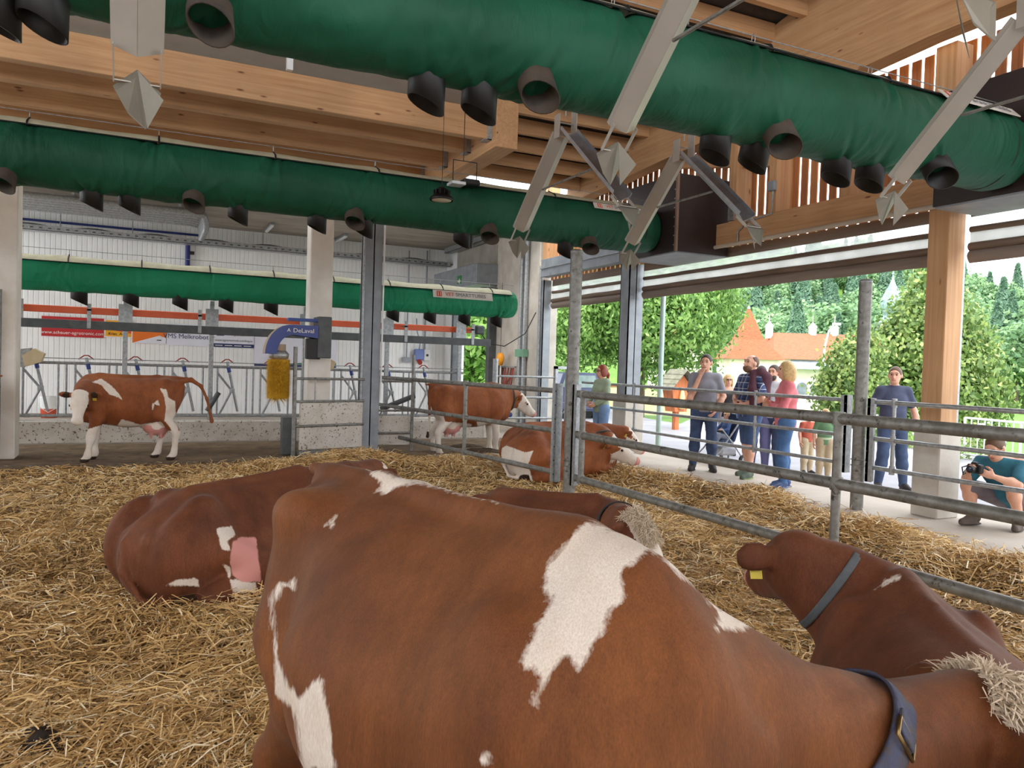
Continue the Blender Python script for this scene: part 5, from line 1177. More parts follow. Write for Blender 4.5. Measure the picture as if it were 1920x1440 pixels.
        tl_ = [toL(p) for p in tail] if tail is not None else [(-.70, -.0, .53), (-.83, -.02, .42), (-.88, -.08, .25), (-.82, -.22, .06), (-.6, -.36, .03)]
        f.chain(tl_, list(np.linspace(.042, .02, len(tl_)-1))+[.036], .03)
        nb = V(.70, lean*-.5, .50)
    # neck
    nend = Q+D*.02-U*.1; m1 = nb+(nend-nb)*.5+V(0, 0, .2*ridge-sag); side = unit(np.cross(nend-nb, (0, 0, 1)))
    f.chain([nb, m1, nend], [neck_r[0]+.06, neck_r[0], neck_r[1]], .09, (side, .74))
    f.chain([nb+V(0, 0, .14), m1+V(0, 0, ridge), Q-D*.06-U*.03], [.10, .08, .08], .09)
    # head
    f.ell(Q+D*.09-U*.075, (.15, .115, .125), .04, 'u', (D, S_, U))
    f.cone(Q+D*.02-U*.03, Q+D*.24-U*.065, .088, .078, .04, 'u', (S_, 1.16)); f.cone(Q+D*.2-U*.085, Q+D*.42-U*.105, .088, .07, .04)
    f.ell(Q+D*.455-U*.11, (.065, .082, .07), .03, 'u', (D, S_, U)); f.cone(Q+D*.08-U*.18, Q+D*.40-U*.165, .062, .045, .05)
    f.ell(Q-U*.0+D*.0, (.07, .085, .05), .04, 'u', (D, S_, U))
    earc = []
    for q in (-1, 1):
        f.ell(Q+D*.185+q*S_*.098-U*.045, (.05, .03, .035), .03, 'u', (D, S_, U)); f.ell(Q+D*.525+q*S_*.042-U*.085, (.03, .018, .022), .012, 's', (D, S_, U))
        e0 = Q+q*S_*.085-U*.045-D*.005; e1 = Q+q*S_*.275-U*(.065+.02*q*0)-D*.035; ed = unit(e1-e0); en = unit(np.cross(ed, U)); eu = np.cross(en, ed)
        f.cone(e0, e0+(e1-e0)*.3, .032, .03, .03); f.ell(e0+(e1-e0)*.62, (.105, .03, .07), .02, 'u', (ed, en, eu)); f.ell(e0+(e1-e0)*.68+en*.03, (.075, .02, .045), .015, 's', (ed, en, eu)); earc.append(e0+(e1-e0)*.55-eu*.035+en*.035)
    f.cone(Q+D*.40-U*.158+S_*-.08, Q+D*.40-U*.158+S_*.08, .006, .006, .012, 's')
    Pl, Qd = f.mesh(); Pl = relax(Pl, Qd, 2, .5); Nl = vnormals(Pl, Qd)
    dsp = vnoise(Pl[:, 0]*5+Pl[:, 1]*2, Pl[:, 2]*4.5, 77)+.5*vnoise(Pl[:, 0]*11, Pl[:, 2]*8+Pl[:, 1]*5, 78)
    neckz = sstep(.55, .8, Pl[:, 0])*(np.linalg.norm(Pl-Q, axis=1) > .3); Pl = Pl+Nl*(rough*dsp+rough*.45*neckz*np.sin(Pl[:, 0]*70+3*np.sin(Pl[:, 2]*9)))[:, None]; Nl = vnormals(Pl, Qd)
    if pose == 'lie': Pl[:, 2] = np.maximum(Pl[:, 2], -.02)
    Pw = loc+(Pl*s)@Rm.T; Nw = Nl@Rm.T
    # coat pattern
    W = np.full(len(Pl), -.2); K = np.full(len(Pl), -.2); B = np.full(len(Pl), -.2)
    a = (Pl-Q)@D; up = (Pl-Q)@U; sd = (Pl-Q)@S_; head = np.linalg.norm(Pl-(Q+D*.25-U*.08), axis=1) < .36
    ear = head & (np.abs(sd) > .118) & (a < .16)
    if facewhite: W = np.where(head & ~ear & (a > -.05), np.minimum(.2, np.minimum(a+.03, (.035+.22*np.clip(a, 0, 1)-np.abs(sd)*.25+.03+up*.3))), W)
    muz = .098-np.linalg.norm(((Pl-(Q+D*.50-U*.11))*1.0), axis=1); K = np.maximum(K, np.where(head, muz, -.2))
    if pose == 'stand':
        if legwhite: W = np.maximum(W, np.where(Pl[:, 0] < .8, (legwhite-Pl[:, 2])*.6, -.2))
        K = np.maximum(K, .06-np.maximum(np.abs(Pl[:, 0]+.3)-.14, np.maximum(np.abs(Pl[:, 1])-.12, np.abs(Pl[:, 2]-.46)-.06)))
        K = np.where(np.abs(Pl[:, 1]) < .15, K, np.minimum(K, -.02)); B = np.maximum(B, .055-Pl[:, 2])
    B = np.maximum(B, np.where(ear & (np.abs(sd) > .14), .012, -.2)) if darkears else B
    if bellywhite: W = np.maximum(W, bellywhite-Pl[:, 2])
    view = CAMP-Pw; view /= np.linalg.norm(view, axis=1)[:, None]; fac = (Nw*view).sum(1)
    dep = (Pw-CAMP)@_F; ux = 960+FPX*((Pw-CAMP)@_R)/dep; uy = 720-FPX*((Pw-CAMP)@_U)/dep
    for lst, arr in ((px, 'W'), (pxpink, 'K')):
        for poly in lst:
            sdv = poly_sd(ux, uy, poly)*dep/FPX; sdv = np.where(fac > -.15, sdv, -.2); sdv = np.clip(sdv, -.2, .2)
            if arr == 'W': W = np.maximum(W, sdv)
            else: K = np.maximum(K, sdv)
    if white is not None: W = np.maximum(W, white(Pl, Nl))
    tt = np.array(tl_[-1]); B = np.maximum(B, .10-np.linalg.norm(Pl-tt, axis=1)) if tail is None else B
    me = np_mesh('body', Pl*s, Qd, mat, True); fattr(me, 'white', W); fattr(me, 'pink', K); fattr(me, 'dark', B)
    t = empty('cow', label, 'cow', group, tuple(loc), rz); body = link('body', me, t)
    for q in (-1, 1):
        e = Q+D*.195+q*S_*.115-U*.05; MB().lathe([(0, -.022), (.016, -.015), (.022, 0), (.016, .015), (0, .022)], 12, e*s, S_).build('eye', EYEM, t)
    if tags:
        for q, e in zip((-1, 1), earc): MB().obox((e-U*.03)*s, (.004, .055*s, .06*s), (D, S_, U), .001).build('ear_tag', TAGM, t)
    if tuft:
        rt = np.random.RandomState(6); nn = 4200; cand = np.where(head & ~ear & (a > -.07) & (a < .2) & (np.abs(sd) < .1) & (Nl@U > -.1))[0]; ix = rt.choice(cand, nn); c0 = Pl[ix]+rt.randn(nn, 3)*.006; b_ = sd[ix]
        dv = Nl[ix]*.35+D*(.35+rt.randn(nn)*.4)[:, None]+S_*(np.sign(b_)*.4+rt.randn(nn)*.4)[:, None]; dv /= np.linalg.norm(dv, axis=1)[:, None]; L = rt.uniform(.035, .085, nn)[:, None]
        sd2 = np.cross(dv, rt.randn(nn, 3)); sd2 /= np.linalg.norm(sd2, axis=1)[:, None]; c1 = c0+dv*L*.5; c2 = c1+(dv*.6+sd2*.45-U*.35)*L*.5; w_ = .002*np.cross(dv, sd2)
        vv_ = np.stack([c0-w_, c0+w_, c1-w_, c1+w_, c2-w_*.4, c2+w_*.4], 1).reshape(-1, 3); bb_ = np.arange(nn)[:, None]*6
        ho = link('forelock', np_mesh('forelock', vv_*s, np.concatenate([bb_+[0, 1, 3, 2], bb_+[2, 3, 5, 4]]), M('cream_hair', (228, 214, 192), (196, 178, 152), 30, .7), False), t); ho['kind'] = 'stuff'
    if collar:
        bv = BVHTree.FromPolygons([tuple(p) for p in (Pl*s)], [tuple(int(i) for i in q) for q in Qd])
        fr, wd_, th, cm, extra = collar[:5]; ctr = (nb+(nend-nb)*fr)*s; axd, s2, u2 = frame(unit(nend-nb)+V(0, 0, collar[5] if len(collar) > 5 else 0)); rows = []
        for k in (-1, -.5, .5, 1):
            row = []
            for i in range(56):
                an = 2*math.pi*i/56; dv = math.cos(an)*s2+math.sin(an)*u2; o_ = ctr+axd*k*wd_/2; hit = bv.ray_cast(Vector(o_+dv*.6), Vector(-dv), .6)
                r_ = .6-hit[3] if hit[0] is not None else .2; row.append(r_)
            rows.append(row)
        Rr = np.array(rows); Rr = np.minimum(Rr, np.median(Rr)*1.45); Rr = sum(np.roll(Rr, k_, 1) for k_ in range(-4, 5))/9; Rr = .5*Rr+.5*Rr.mean(0)
        G = np.zeros((4, 56, 3))
        for a_, k in enumerate((-1, -.5, .5, 1)):
            for i in range(56):
                an = 2*math.pi*i/56; dv = math.cos(an)*s2+math.sin(an)*u2; G[a_, i] = ctr+axd*k*wd_/2+dv*(Rr[a_, i]+th)
        m = MB(); m.grid(G, True, True); st = m.build('collar', cm, t); md = st.modifiers.new('thickness', 'SOLIDIFY'); md.thickness = .006; md.offset = 0
        if extra: extra(t, G, axd)
    return t
def P_(x, y, z): return V(x, y, z)
# ---- the near cow
d_ = unit(V(.209, -.978, 0)); sN = .95
oN = V(.51, 2.5, -.05)+.75*sN*d_
COLB = M('collar_blue_grey', (78, 84, 110), (60, 64, 84), 12, .85, 0, .5, 80, spot=(86, 74, 62), spots=(.5, .65), spotscale=30)
def buckle(t, G, axd):
    c = G.mean(0)[20]  # replaced below by the point that faces the camera
    best = min(range(56), key=lambda i: abs(np.hypot(*(np.array(proj(np.array(t_world(t, G[1:3, i].mean(0)))))-np.array((1672, 1375))))))
    p = G[1:3, best].mean(0); nrm = unit(p-G.mean(0).mean(0)); tan = unit(np.cross(axd, nrm))
    m = MB(); w = .036
    m.path([p+nrm*.008+axd*a*w+tan*b*.02 for a, b in ((-1, -1), (1, -1), (1, 1), (-1, 1))], .0045, 6, True); m.build('buckle', M('brass', (150, 128, 84), (120, 100, 64), 8, .35, .8), t)
    MB().obox(p+nrm*.008-tan*.02, (.07, .05, .008), (axd, tan, nrm), .002).build('keeper', COLB, t)
def t_world(t, p):
    c, s = math.cos(t.rotation_euler.z), math.sin(t.rotation_euler.z); return (t.location.x+c*p[0]-s*p[1], t.location.y+s*p[0]+c*p[1], t.location.z+p[2])
W1 = [(1085, 985), (1110, 978), (1160, 995), (1260, 1032), (1210, 1035), (1170, 1070), (1165, 1100), (1172, 1125), (1140, 1150), (1138, 1170), (1100, 1235), (1083, 1252), (1060, 1232), (1030, 1260), (1015, 1290), (1000, 1250), (975, 1253), (985, 1210), (1010, 1165), (1030, 1120), (1015, 1105), (1025, 1060), (1060, 1015)]
W2 = [(1180, 1000), (1260, 1030), (1330, 1075), (1385, 1115), (1418, 1172), (1380, 1186), (1346, 1178), (1350, 1145), (1318, 1112), (1250, 1060)]
W3 = [(690, 876), (725, 888), (745, 896), (790, 897), (860, 912), (930, 940), (860, 924), (780, 906), (745, 912), (722, 926), (697, 924), (714, 906), (692, 888)]
W4 = [(608, 986), (632, 966), (624, 984)]
W5 = [(505, 1125), (518, 1092), (538, 1092), (556, 1084), (550, 1106), (530, 1100), (517, 1132), (514, 1180), (522, 1240), (542, 1285), (562, 1305), (582, 1288), (606, 1268), (618, 1350), (632, 1445), (568, 1445), (560, 1390), (548, 1330), (514, 1302), (516, 1240), (506, 1165)]
W6 = [(898, 1428), (916, 1412), (914, 1432)]; W7 = [(1004, 1295), (1010, 1300), (1006, 1322), (1000, 1318)]
cow('chestnut cow with white back patch and blue-grey collar, standing broadside across the straw', oN, math.atan2(d_[1], d_[0]), sN, 'stand', on(1858, 1325, 2, .86), (.8, -.42, -.4), .0135, COATL, [W1, W2, W3, W4, W5, W6, W7], collar=(.54, .065, .006, COLB, buckle, -1.2), tags=False, legwhite=0, neck_r=(.175, .135), ridge=.0, rough=.007, tuft=True, sag=.07)
# ---- lying cow on the left, rump toward us
cow('reddish cow lying with its rump in the straw and pink udder showing', (.60, 6.15, -.1), math.radians(30), 1.0, 'lie', P_(1.95, 7.0, .6), (.75, .5, -.55), .018, COATD, [[(405, 990), (435, 986), (442, 1004), (425, 1014), (434, 1034), (414, 1030)], [(418, 1058), (432, 1062), (432, 1085), (480, 1092), (480, 1110), (436, 1112), (428, 1080)], [(330, 1086), (372, 1084), (372, 1100), (310, 1098)]], [[(436, 1016), (452, 1006), (480, 1008), (490, 1092), (452, 1090), (436, 1080), (430, 1055)]], lean=.12)
# ---- right lying cow, facing away
GCOL = M('collar_grey', (96, 102, 106), (74, 80, 84), 10, .8)
cow('dark reddish cow lying with head turned away and grey collar, below the thick gate', (2.6, 1.72, -.07), math.radians(54), 1.03, 'lie', on(1492, 1022, 2, .80), (.35, .9, -.35), .018, COATD, [[(1640, 1106), (1660, 1085), (1695, 1075), (1690, 1086), (1665, 1095)]], collar=(.66, .035, .005, GCOL, None), facewhite=False, lean=-.05)
# ---- lying cow with dark strap, cream head
KCOL = M('collar_dark', (44, 52, 52), (34, 40, 40), 8, .7)
cow('brown cow lying behind the standing cow, cream curly head and dark strap', (2.75, 5.25, -.1), math.radians(-62), .93, 'lie', on(1188, 978, 2, .62), (.35, -.55, -.62), .018, COATD, collar=(.62, .04, .012, KCOL, None), tags=False, tuft=True)
# ---- lying pair behind the gate
cow('cow lying behind the gate with white face and brown eye patch', (5.62, 10.15, -.08), math.radians(-10), 1.0, 'lie', on(1148, 826, 1, 9.75), (.72, -.5, -.42), .018, COAT, [[(905, 860), (950, 835), (990, 850), (985, 880), (978, 922), (950, 918), (940, 880)], [(975, 850), (1000, 845), (990, 870), (1000, 905), (975, 905)], [(1100, 905), (1160, 900), (1220, 925), (1150, 920)]], collar=(.7, .05, .006, KCOL, None))
cow('cow lying half hidden behind the white-faced lying cow', (6.1, 11.35, -.08), math.radians(-14), .95, 'lie', on(1176, 808, 1, 10.95), (.8, -.1, -.6), .022, COAT, facewhite=True)
# ---- standing at the back, facing right
BTAG = M('blue_tag', (52, 88, 160), None, 4, .5)
cow('cow standing broadside behind the long gate with a blue neck tag', (5.22, 12.95, -.06), math.radians(-3), .93, 'stand', on(975, 742, 1, 12.95), (.78, -.12, -.62), .018, COAT, [[(893, 790), (960, 800), (1010, 800), (990, 815), (940, 805), (900, 812)], [(795, 780), (830, 775), (835, 790), (885, 795), (880, 815), (800, 820)], [(925, 790), (950, 800), (945, 850), (925, 850)]], collar=(.6, .03, .006, KCOL, lambda t, G, ax: MB().lathe([(0, 0), (.045, 0), (.045, .012), (0, .012)], 16, G[1:3, int(np.argmin(G[1, :, 2]))].mean(0)+V(0, -.03, -.07), (0, -1, 0)).build('neck_tag', BTAG, t)), legwhite=.34, bellywhite=.56)
# ---- walkway cow on the left
tl = [on(340, 716, 1, 12.72), on(358, 712, 1, 12.72), on(377, 724, 1, 12.72), on(388, 748, 1, 12.7), on(394, 775, 1, 12.68), on(397, 790, 1, 12.66)]
cow('brown and white cow standing on the walkway with swinging tail, facing us', (-.13, 12.82, 0), math.radians(183), .905, 'stand', on(150, 738, 1, 12.28), (-.04, -.68, -.73), .016, COAT, [[(172, 716), (190, 710), (210, 724), (226, 742), (230, 750), (222, 745), (205, 740), (190, 722)], [(300, 728), (312, 730), (316, 745), (329, 752), (330, 790), (342, 830), (345, 864), (325, 866), (330, 830), (318, 800), (308, 790), (311, 765), (308, 745)], [(286, 757), (296, 750), (299, 760), (290, 758), (287, 770), (285, 768)], [(160, 806), (180, 800), (200, 795), (220, 798), (228, 786), (250, 792), (262, 796), (290, 792), (300, 790), (310, 800), (290, 830), (225, 815), (218, 868), (205, 868), (200, 830), (165, 830)]], tail=tl, darkears=True, legwhite=.5, legs={'h-1': .22, 'f1': .1})
# ---- cow cut by the frame at the left
cow('brown cow in front of the wide concrete column, only its rump visible', (-2.53, 12.68, 0), math.radians(178), .9, 'stand', (-3.6, 12.6, 1.05), (-.8, 0, -.6), .022, COAT, [[(0, 748), (8, 745), (8, 750), (0, 752)]], legwhite=.42)
# ================================================================= PEOPLE
def cloth(name, c1, c2=None, **k): return M('cloth_'+name, c1, c2, k.pop('scale', 9), .85, 0, .35, 30, **k)
SKIN = M('skin', (222, 172, 146), (206, 150, 124), 14, .5); LIPS = M('lips', (176, 104, 96), None, 8, .5); EYEW = M('eye_white', (232, 228, 222), None, 5, .3)
def rot_frame(look):
    fwd = unit(look); sd = unit(np.cross((0, 0, 1), fwd)); return fwd, sd, np.cross(fwd, sd)
def hand_mesh(wr, d, side, palm_n, curl, thumb):
    """fine hand: palm, four unequal fingers with bends, thumb from the side of the palm"""
    d = unit(d); n = unit(V(palm_n)-np.dot(palm_n, d)*d); s = np.cross(n, d)*thumb
    f = Field(wr-.17, wr+.24*0+.17, .0062); f.cone(wr-d*.03, wr+d*.02, .026, .027, .02); f.ell(wr+d*.055, (.05, .04, .019), .02, 'u', (d, s, n))
    for i, (o, L, r) in enumerate(((.03, .068, .0092), (.0105, .078, .0096), (-.0095, .072, .0092), (-.0285, .056, .0082))):
        b = wr+d*.088+s*o; a1 = curl*.5; a2 = curl*1.1; a3 = curl*1.6; p = [b]
        for k, aa in ((.42, a1), (.32, a2), (.26, a3)): p.append(p[-1]+(d*math.cos(aa)+n*math.sin(aa))*L*k)
        f.chain(p, [r, r*.97, r*.9, r*.8], .008)
    t0 = wr+d*.025+s*.028; t1 = t0+(d*.6+s*.75+n*.3)*.036; t2 = t1+(d*.85+s*.3+n*.4)*.03; t3 = t2+(d*.9+n*.45)*.024; f.chain([t0, t1, t2, t3], [.014, .0115, .0105, .009], .012)
    return f.mesh()
def person(label, loc, face, H=1.75, pel=(0, 0, .95), che=(0, 0, 1.28), nk=(0, 0, 1.46), look=(1, 0, 0), LA=None, RA=None, LL=None, RL=None, shirt=None, sleeve=.55, hem=None, pants=None, leg='long', hair=None, hairstyle='short', shoes=None, beard=None, glasses=False, bulk=1.0, curl=(.6, .6), hd=None, palm=None, h=.0125, extra=None, shl=None, collar=None, female=False, child=False, neckcut=.02, scale=None):
    s = H/1.75; rz = math.atan2(face[1], face[0]); t = empty('person', label, 'person', None, tuple(loc), rz)
    look_l = V(look); pel, che, nk = V(pel), V(che), V(nk)
    tor = unit(che-pel); fwd = V(1, 0, 0); side = V(0, 1, 0)
    hc = V(hd) if hd is not None else nk+V(.025, 0, .165); hs = 1.2 if child else 1.08
    sh = {}; sw = (.152 if female else .17)*bulk**.5
    for q in (1, -1): sh[q] = (V(shl[0 if q == 1 else 1]) if shl else che+V(0, q*sw, .125))
    LA = LA or ((-.02, .25, 1.13), (.05, .27, .88)); RA = RA or ((-.02, -.25, 1.13), (.05, -.27, .88)); LL = LL or ((.02, .10, .50), (0, .11, .09)); RL = RL or ((.02, -.10, .50), (0, -.11, .09))
    arm = {1: [sh[1], V(LA[0]), V(LA[1])], -1: [sh[-1], V(RA[0]), V(RA[1])]}; lg = {1: [pel+V(0, .095, -.03), V(LL[0]), V(LL[1])], -1: [pel+V(0, -.095, -.03), V(RL[0]), V(RL[1])]}
    allp = [pel, che, nk, hc]+arm[1]+arm[-1]+lg[1]+lg[-1]; lo = np.min(allp, 0)-.2; hi = np.max(allp, 0)+.22; lo[2] = max(lo[2], -.02)
    def torso_prims(f, inf, k=.05):
        b = bulk; f.chain([pel+tor*-.02, pel+(che-pel)*.42, che, che+tor*.10], [.112*b+inf, (.1 if female else .108)*b+inf, .118*b+inf, .09+inf], k, (side, 1.34))
        if female: f.ell(che+V(.075, .07, .0), (.06+inf*.5, .065+inf*.5, .065+inf*.5), .04); f.ell(che+V(.075, -.07, .0), (.06+inf*.5, .065+inf*.5, .065+inf*.5), .04)
        if b > 1.05: f.ell(pel+(che-pel)*.35+V(.06, 0, 0), (.1*b+inf, .14*b+inf, .13+inf), .06)
        for q in (1, -1): f.cone(nk-V(0, 0, .03), sh[q], .062+inf*.8, .062*b**.5+inf*.8, .05)
    def leg_prims(f, q, inf, upto=2.0, k=.04):
        a, b, c = lg[q]; rr = [.094*bulk**.5, .06, .045, .037]; f.cone(a, b, rr[0]+inf, rr[1]+inf*1.0, k)
        if upto > 1:
            m = b+(c-b)*.33+unit(np.cross(np.cross(b-a+V(.001, 0, 0), c-b), c-b))*0; f.cone(b, m, rr[1]+inf, .062+inf, k); f.cone(m, c, .06+inf, rr[3]+inf*1.2, k)
    f = Field(lo, hi, h); torso_prims(f, 0)
    for q in (1, -1):
        a, b, c = arm[q]; f.chain([a, b], [.054*bulk**.5, .041], .04); f.chain([b, b+(c-b)*.3, c], [.042, .043, .028], .03); leg_prims(f, q, 0)
        f.cone(lg[q][2], lg[q][2]+V(.06, 0, -.05), .034, .022, .02)
    f.cone(nk-V(0, 0, .03), hc-V(.01, 0, .06), .056, .052, .03)
    hf, hsd, hu = rot_frame(look_l)
    def hp(a, b, c): return hc+(hf*a+hsd*b+hu*c)*hs
    A_ = (hf, hsd, hu); E = lambda r: tuple(x*hs for x in r)
    f.ell(hp(-.012, 0, .02), E((.097, .077, .098)), .02, 'u', A_); f.ell(hp(.03, 0, -.055), E((.062, .056, .062)), .03, 'u', A_); f.ell(hp(.058, 0, -.085), E((.026, .03, .022)), .02, 'u', A_)
    f.cone(hp(.085, 0, .01), hp(.108, 0, -.028), .009, .014, .014); f.ell(hp(.076, 0, .035), E((.02, .055, .012)), .02, 'u', A_)
    for q in (1, -1): f.ell(hp(.092, q*.031, .012), E((.018, .018, .012)), .012, 's', A_); f.ell(hp(-.005, q*.08, -.005), E((.022, .012, .034)), .01, 'u', A_)
    f.ell(hp(.083, 0, -.062), E((.014, .024, .009)), .012, 'u', A_)
    Pm, Qm = f.mesh(); Pm = relax(Pm, Qm, 1, .4); parts = [(Pm, Qm)]
    for q, idx in ((1, 0), (-1, 1)):
        a, b, c = arm[q]; pn = V(palm[idx]) if palm is not None and palm[idx] is not None else V(0, -q, 0); parts.append(hand_mesh(c, c-b, q, pn, curl[idx], q))
    off = 0; Ps = []; Qs = []
    for p_, q_ in parts: Ps.append(p_); Qs.append(q_+off); off += len(p_)
    link('body', np_mesh('body', np.concatenate(Ps)*s, np.concatenate(Qs), SKIN), t)
    def piece(name, fld, mat, it=1, par=None):
        P2, Q2 = fld.mesh()
        if not len(P2): return None
        return link(name, np_mesh(name, relax(P2, Q2, it, .4)*s, Q2, mat), par or t)
    # shirt
    if shirt is not None:
        f = Field(lo, hi, h); torso_prims(f, .014)
        for q in (1, -1):
            a, b, c = arm[q]
            if sleeve <= 0: pass
            elif sleeve <= 1: f.cone(a, a+(b-a)*sleeve, .062*bulk**.5+.010, .058*bulk**.5+.012, .03)
            else: f.cone(a, b, .066*bulk**.5, .054, .03); f.cone(b, b+(c-b)*(sleeve-1), .054, .043, .03)
        hz = hem if hem is not None else -.06
        f.chain([pel+tor*.05, pel-tor*.14], [.118*bulk, .128*bulk], .03, (side, 1.34)) if tor[2] > .9 else None
        f.cut(pel+tor*hz, -tor); f.cut(nk+V(0, 0, neckcut), (-.25, 0, 1)); so = piece('shirt', f, shirt)
        if collar is not None:
            m = MB(); m.path([(nk+V(.062*math.cos(a)+.012, .066*math.sin(a), .022-.022*math.cos(a)))*s for a in np.linspace(.35, 2*math.pi-.35, 18)], .014*s, 6); m.build('collar', collar, so)
    if pants is not None:
        f = Field(lo, hi, h); f.chain([pel+tor*-.03, pel+tor*.09], [.122*bulk, .112*bulk], .03, (side, 1.34))
        for q in (1, -1):
            if leg == 'short':
                a, b, c = lg[q]; f.cone(a, a+(b-a)*.93, .108*bulk**.5, .086, .04)
            else: leg_prims(f, q, .03 if child else .015)
        f.cut(pel+tor*.10, tor) if tor[2] > .9 else None
        for q in (1, -1):
            if leg != 'short': f.cut(V(0, 0, .055), (0, 0, -1)) if lg[q][2][2] < .2 and q == 1 else None
        piece('trousers' if leg != 'short' else 'shorts', f, pants)
    if shoes is not None:
        for q in (1, -1):
            c = lg[q][2]; fd = unit(V(1, q*.25, 0)); f = Field(c-.28, c+.28, .009)
            f.chain([c+V(0, 0, -.02)-fd*.02, c+V(0, 0, -.035)+fd*.06, c+V(0, 0, -.055)+fd*.16], [.048, .046, .034], .03); f.ell(c+fd*.05+V(0, 0, -.078), (.14, .047, .018), .02, 'u', (fd, np.cross((0, 0, 1), fd), (0, 0, 1))); f.cut(c+V(0, 0, .05), (0, 0, 1))
            so = piece('shoe', f, shoes[0])
            f = Field(c-.28, c+.28, .009); f.ell(c+fd*.05+V(0, 0, -.08), (.146, .051, .013), .01, 'u', (fd, np.cross((0, 0, 1), fd), (0, 0, 1))); piece('sole', f, shoes[1], 1, so)
    # hair
    f = Field(hc-.26*hs, hc+.24*hs, .009); f.ell(hp(-.016, 0, .024), E((.101, .082, .101)), .02, 'u', A_)
    if hairstyle == 'short': f.ell(hp(.10, 0, -.03), E((.115, .07, .105)), .012, 's', A_); f.ell(hp(.08, 0, -.06), E((.085, .2, .09)), .012, 's', A_); f.ell(hp(-.04, 0, -.14), E((.2, .2, .08)), .02, 's', A_)
    elif hairstyle == 'thin': f.ell(hp(.10, 0, -.02), E((.125, .12, .11)), .02, 's', A_); f.ell(hp(-.05, 0, -.12), E((.2, .2, .09)), .02, 's', A_); f.ell(hp(.06, 0, .13), E((.1, .06, .06)), .03, 's', A_)
    elif hairstyle == 'bob':
        for q in (1, -1): f.ell(hp(-.03, q*.07, -.05), E((.08, .035, .12)), .04, 'u', A_)
        f.ell(hp(-.075, 0, -.05), E((.05, .085, .12)), .04, 'u', A_); f.ell(hp(.095, 0, -.05), E((.105, .056, .12)), .015, 's', A_)
    elif hairstyle == 'pony':
        for q in (1, -1): f.ell(hp(-.01, q*.074, -.02), E((.07, .024, .08)), .03, 'u', A_)
        f.chain([hp(-.09, 0, .0), hp(-.125, .01, -.06), hp(-.12, .02, -.2)], [.04, .034, .014], .03); f.ell(hp(.095, 0, -.045), E((.105, .058, .115)), .015, 's', A_)
    if hair is not None: piece('hair', f, hair)
    if beard is not None:
        f = Field(hc-.2, hc+.2, .008); f.ell(hp(.034, 0, -.068), E((.066, .062, .06)), .02, 'u', A_); f.ell(hp(.075, 0, .0), E((.09, .042, .058)), .012, 's', A_); f.ell(hp(-.06, 0, -.05), E((.08, .12, .12)), .01, 's', A_); piece('beard', f, beard)
    for q in (1, -1):
        MB().lathe([(0, -.008), (.007, -.005), (.010, 0), (.007, .005), (0, .008)], 8, hp(.079, q*.031, .012)*s, hf).build('eye', EYEM, t)
        MB().path([hp(.09, q*.016, .034)*s, hp(.092, q*.03, .04)*s, hp(.08, q*.048, .034)*s], .0045, 5).build('eyebrow', hair or EYEM, t)
    MB().path([hp(.088, -.024, -.062)*s, hp(.098, 0, -.061)*s, hp(.088, .024, -.062)*s], .0048, 5).build('mouth', LIPS, t)
    if glasses:
        m = MB()
        for q in (1, -1):
            m.path([hp(.104, q*.033+.024*math.cos(a), .012+.017*math.sin(a))*s for a in np.linspace(0, 6.28, 13)[:-1]], .0028, 4, True); m.path([hp(.1, q*.056, .014)*s, hp(.0, q*.085, .012)*s], .0028, 4)
        m.build('glasses', BLACK, t)
    if extra: extra(t, s, dict(arm=arm, lg=lg, hc=hc, nk=nk, che=che, pel=pel, sh=sh, piece=piece, lo=lo, hi=hi, h=h, hp=hp))
    return t
RT = V(math.cos(YAW), -math.sin(YAW), 0); FW = V(math.sin(YAW), math.cos(YAW), 0)
def fdir(r, f): return unit(RT*r+FW*f)     # r: toward picture right, f: away from us
def spot(px, py, z=0.0): p = on(px, py, 2, z); return (p[0], p[1], z)
def spotk(px, py, k): p = on(px, py, 2, 0.0); return (p[0]*k, p[1]*k, 0.0)
def spotd(px, d, z=-.03): p = at(px, 700, d); return (p[0], p[1], z)
JEAN = cloth('jeans', (66, 84, 118), (48, 62, 92)); JEANL = cloth('jeans_light', (122, 152, 190), (98, 128, 168)); JEANB = cloth('jeans_blue', (76, 112, 158), (58, 90, 134)); GREY = cloth('grey_polo', (146, 146, 156), (128, 128, 138)); DARKH = M('hair_dark', (66, 48, 38), (46, 34, 28), 30, .6); BROWNH = M('hair_brown', (104, 74, 52), (78, 54, 38), 30, .6)
REDH = M('hair_red', (150, 66, 40), (112, 46, 30), 30, .5); BLONDH = M('hair_blond', (216, 184, 128), (180, 146, 92), 30, .5); SHOEK = M('shoe_dark', (50, 46, 46), None, 8, .7); SOLEW = M('sole_pale', (206, 204, 198), None, 8, .7); SOLEK = M('sole_dark', (44, 40, 38), None, 8, .8)
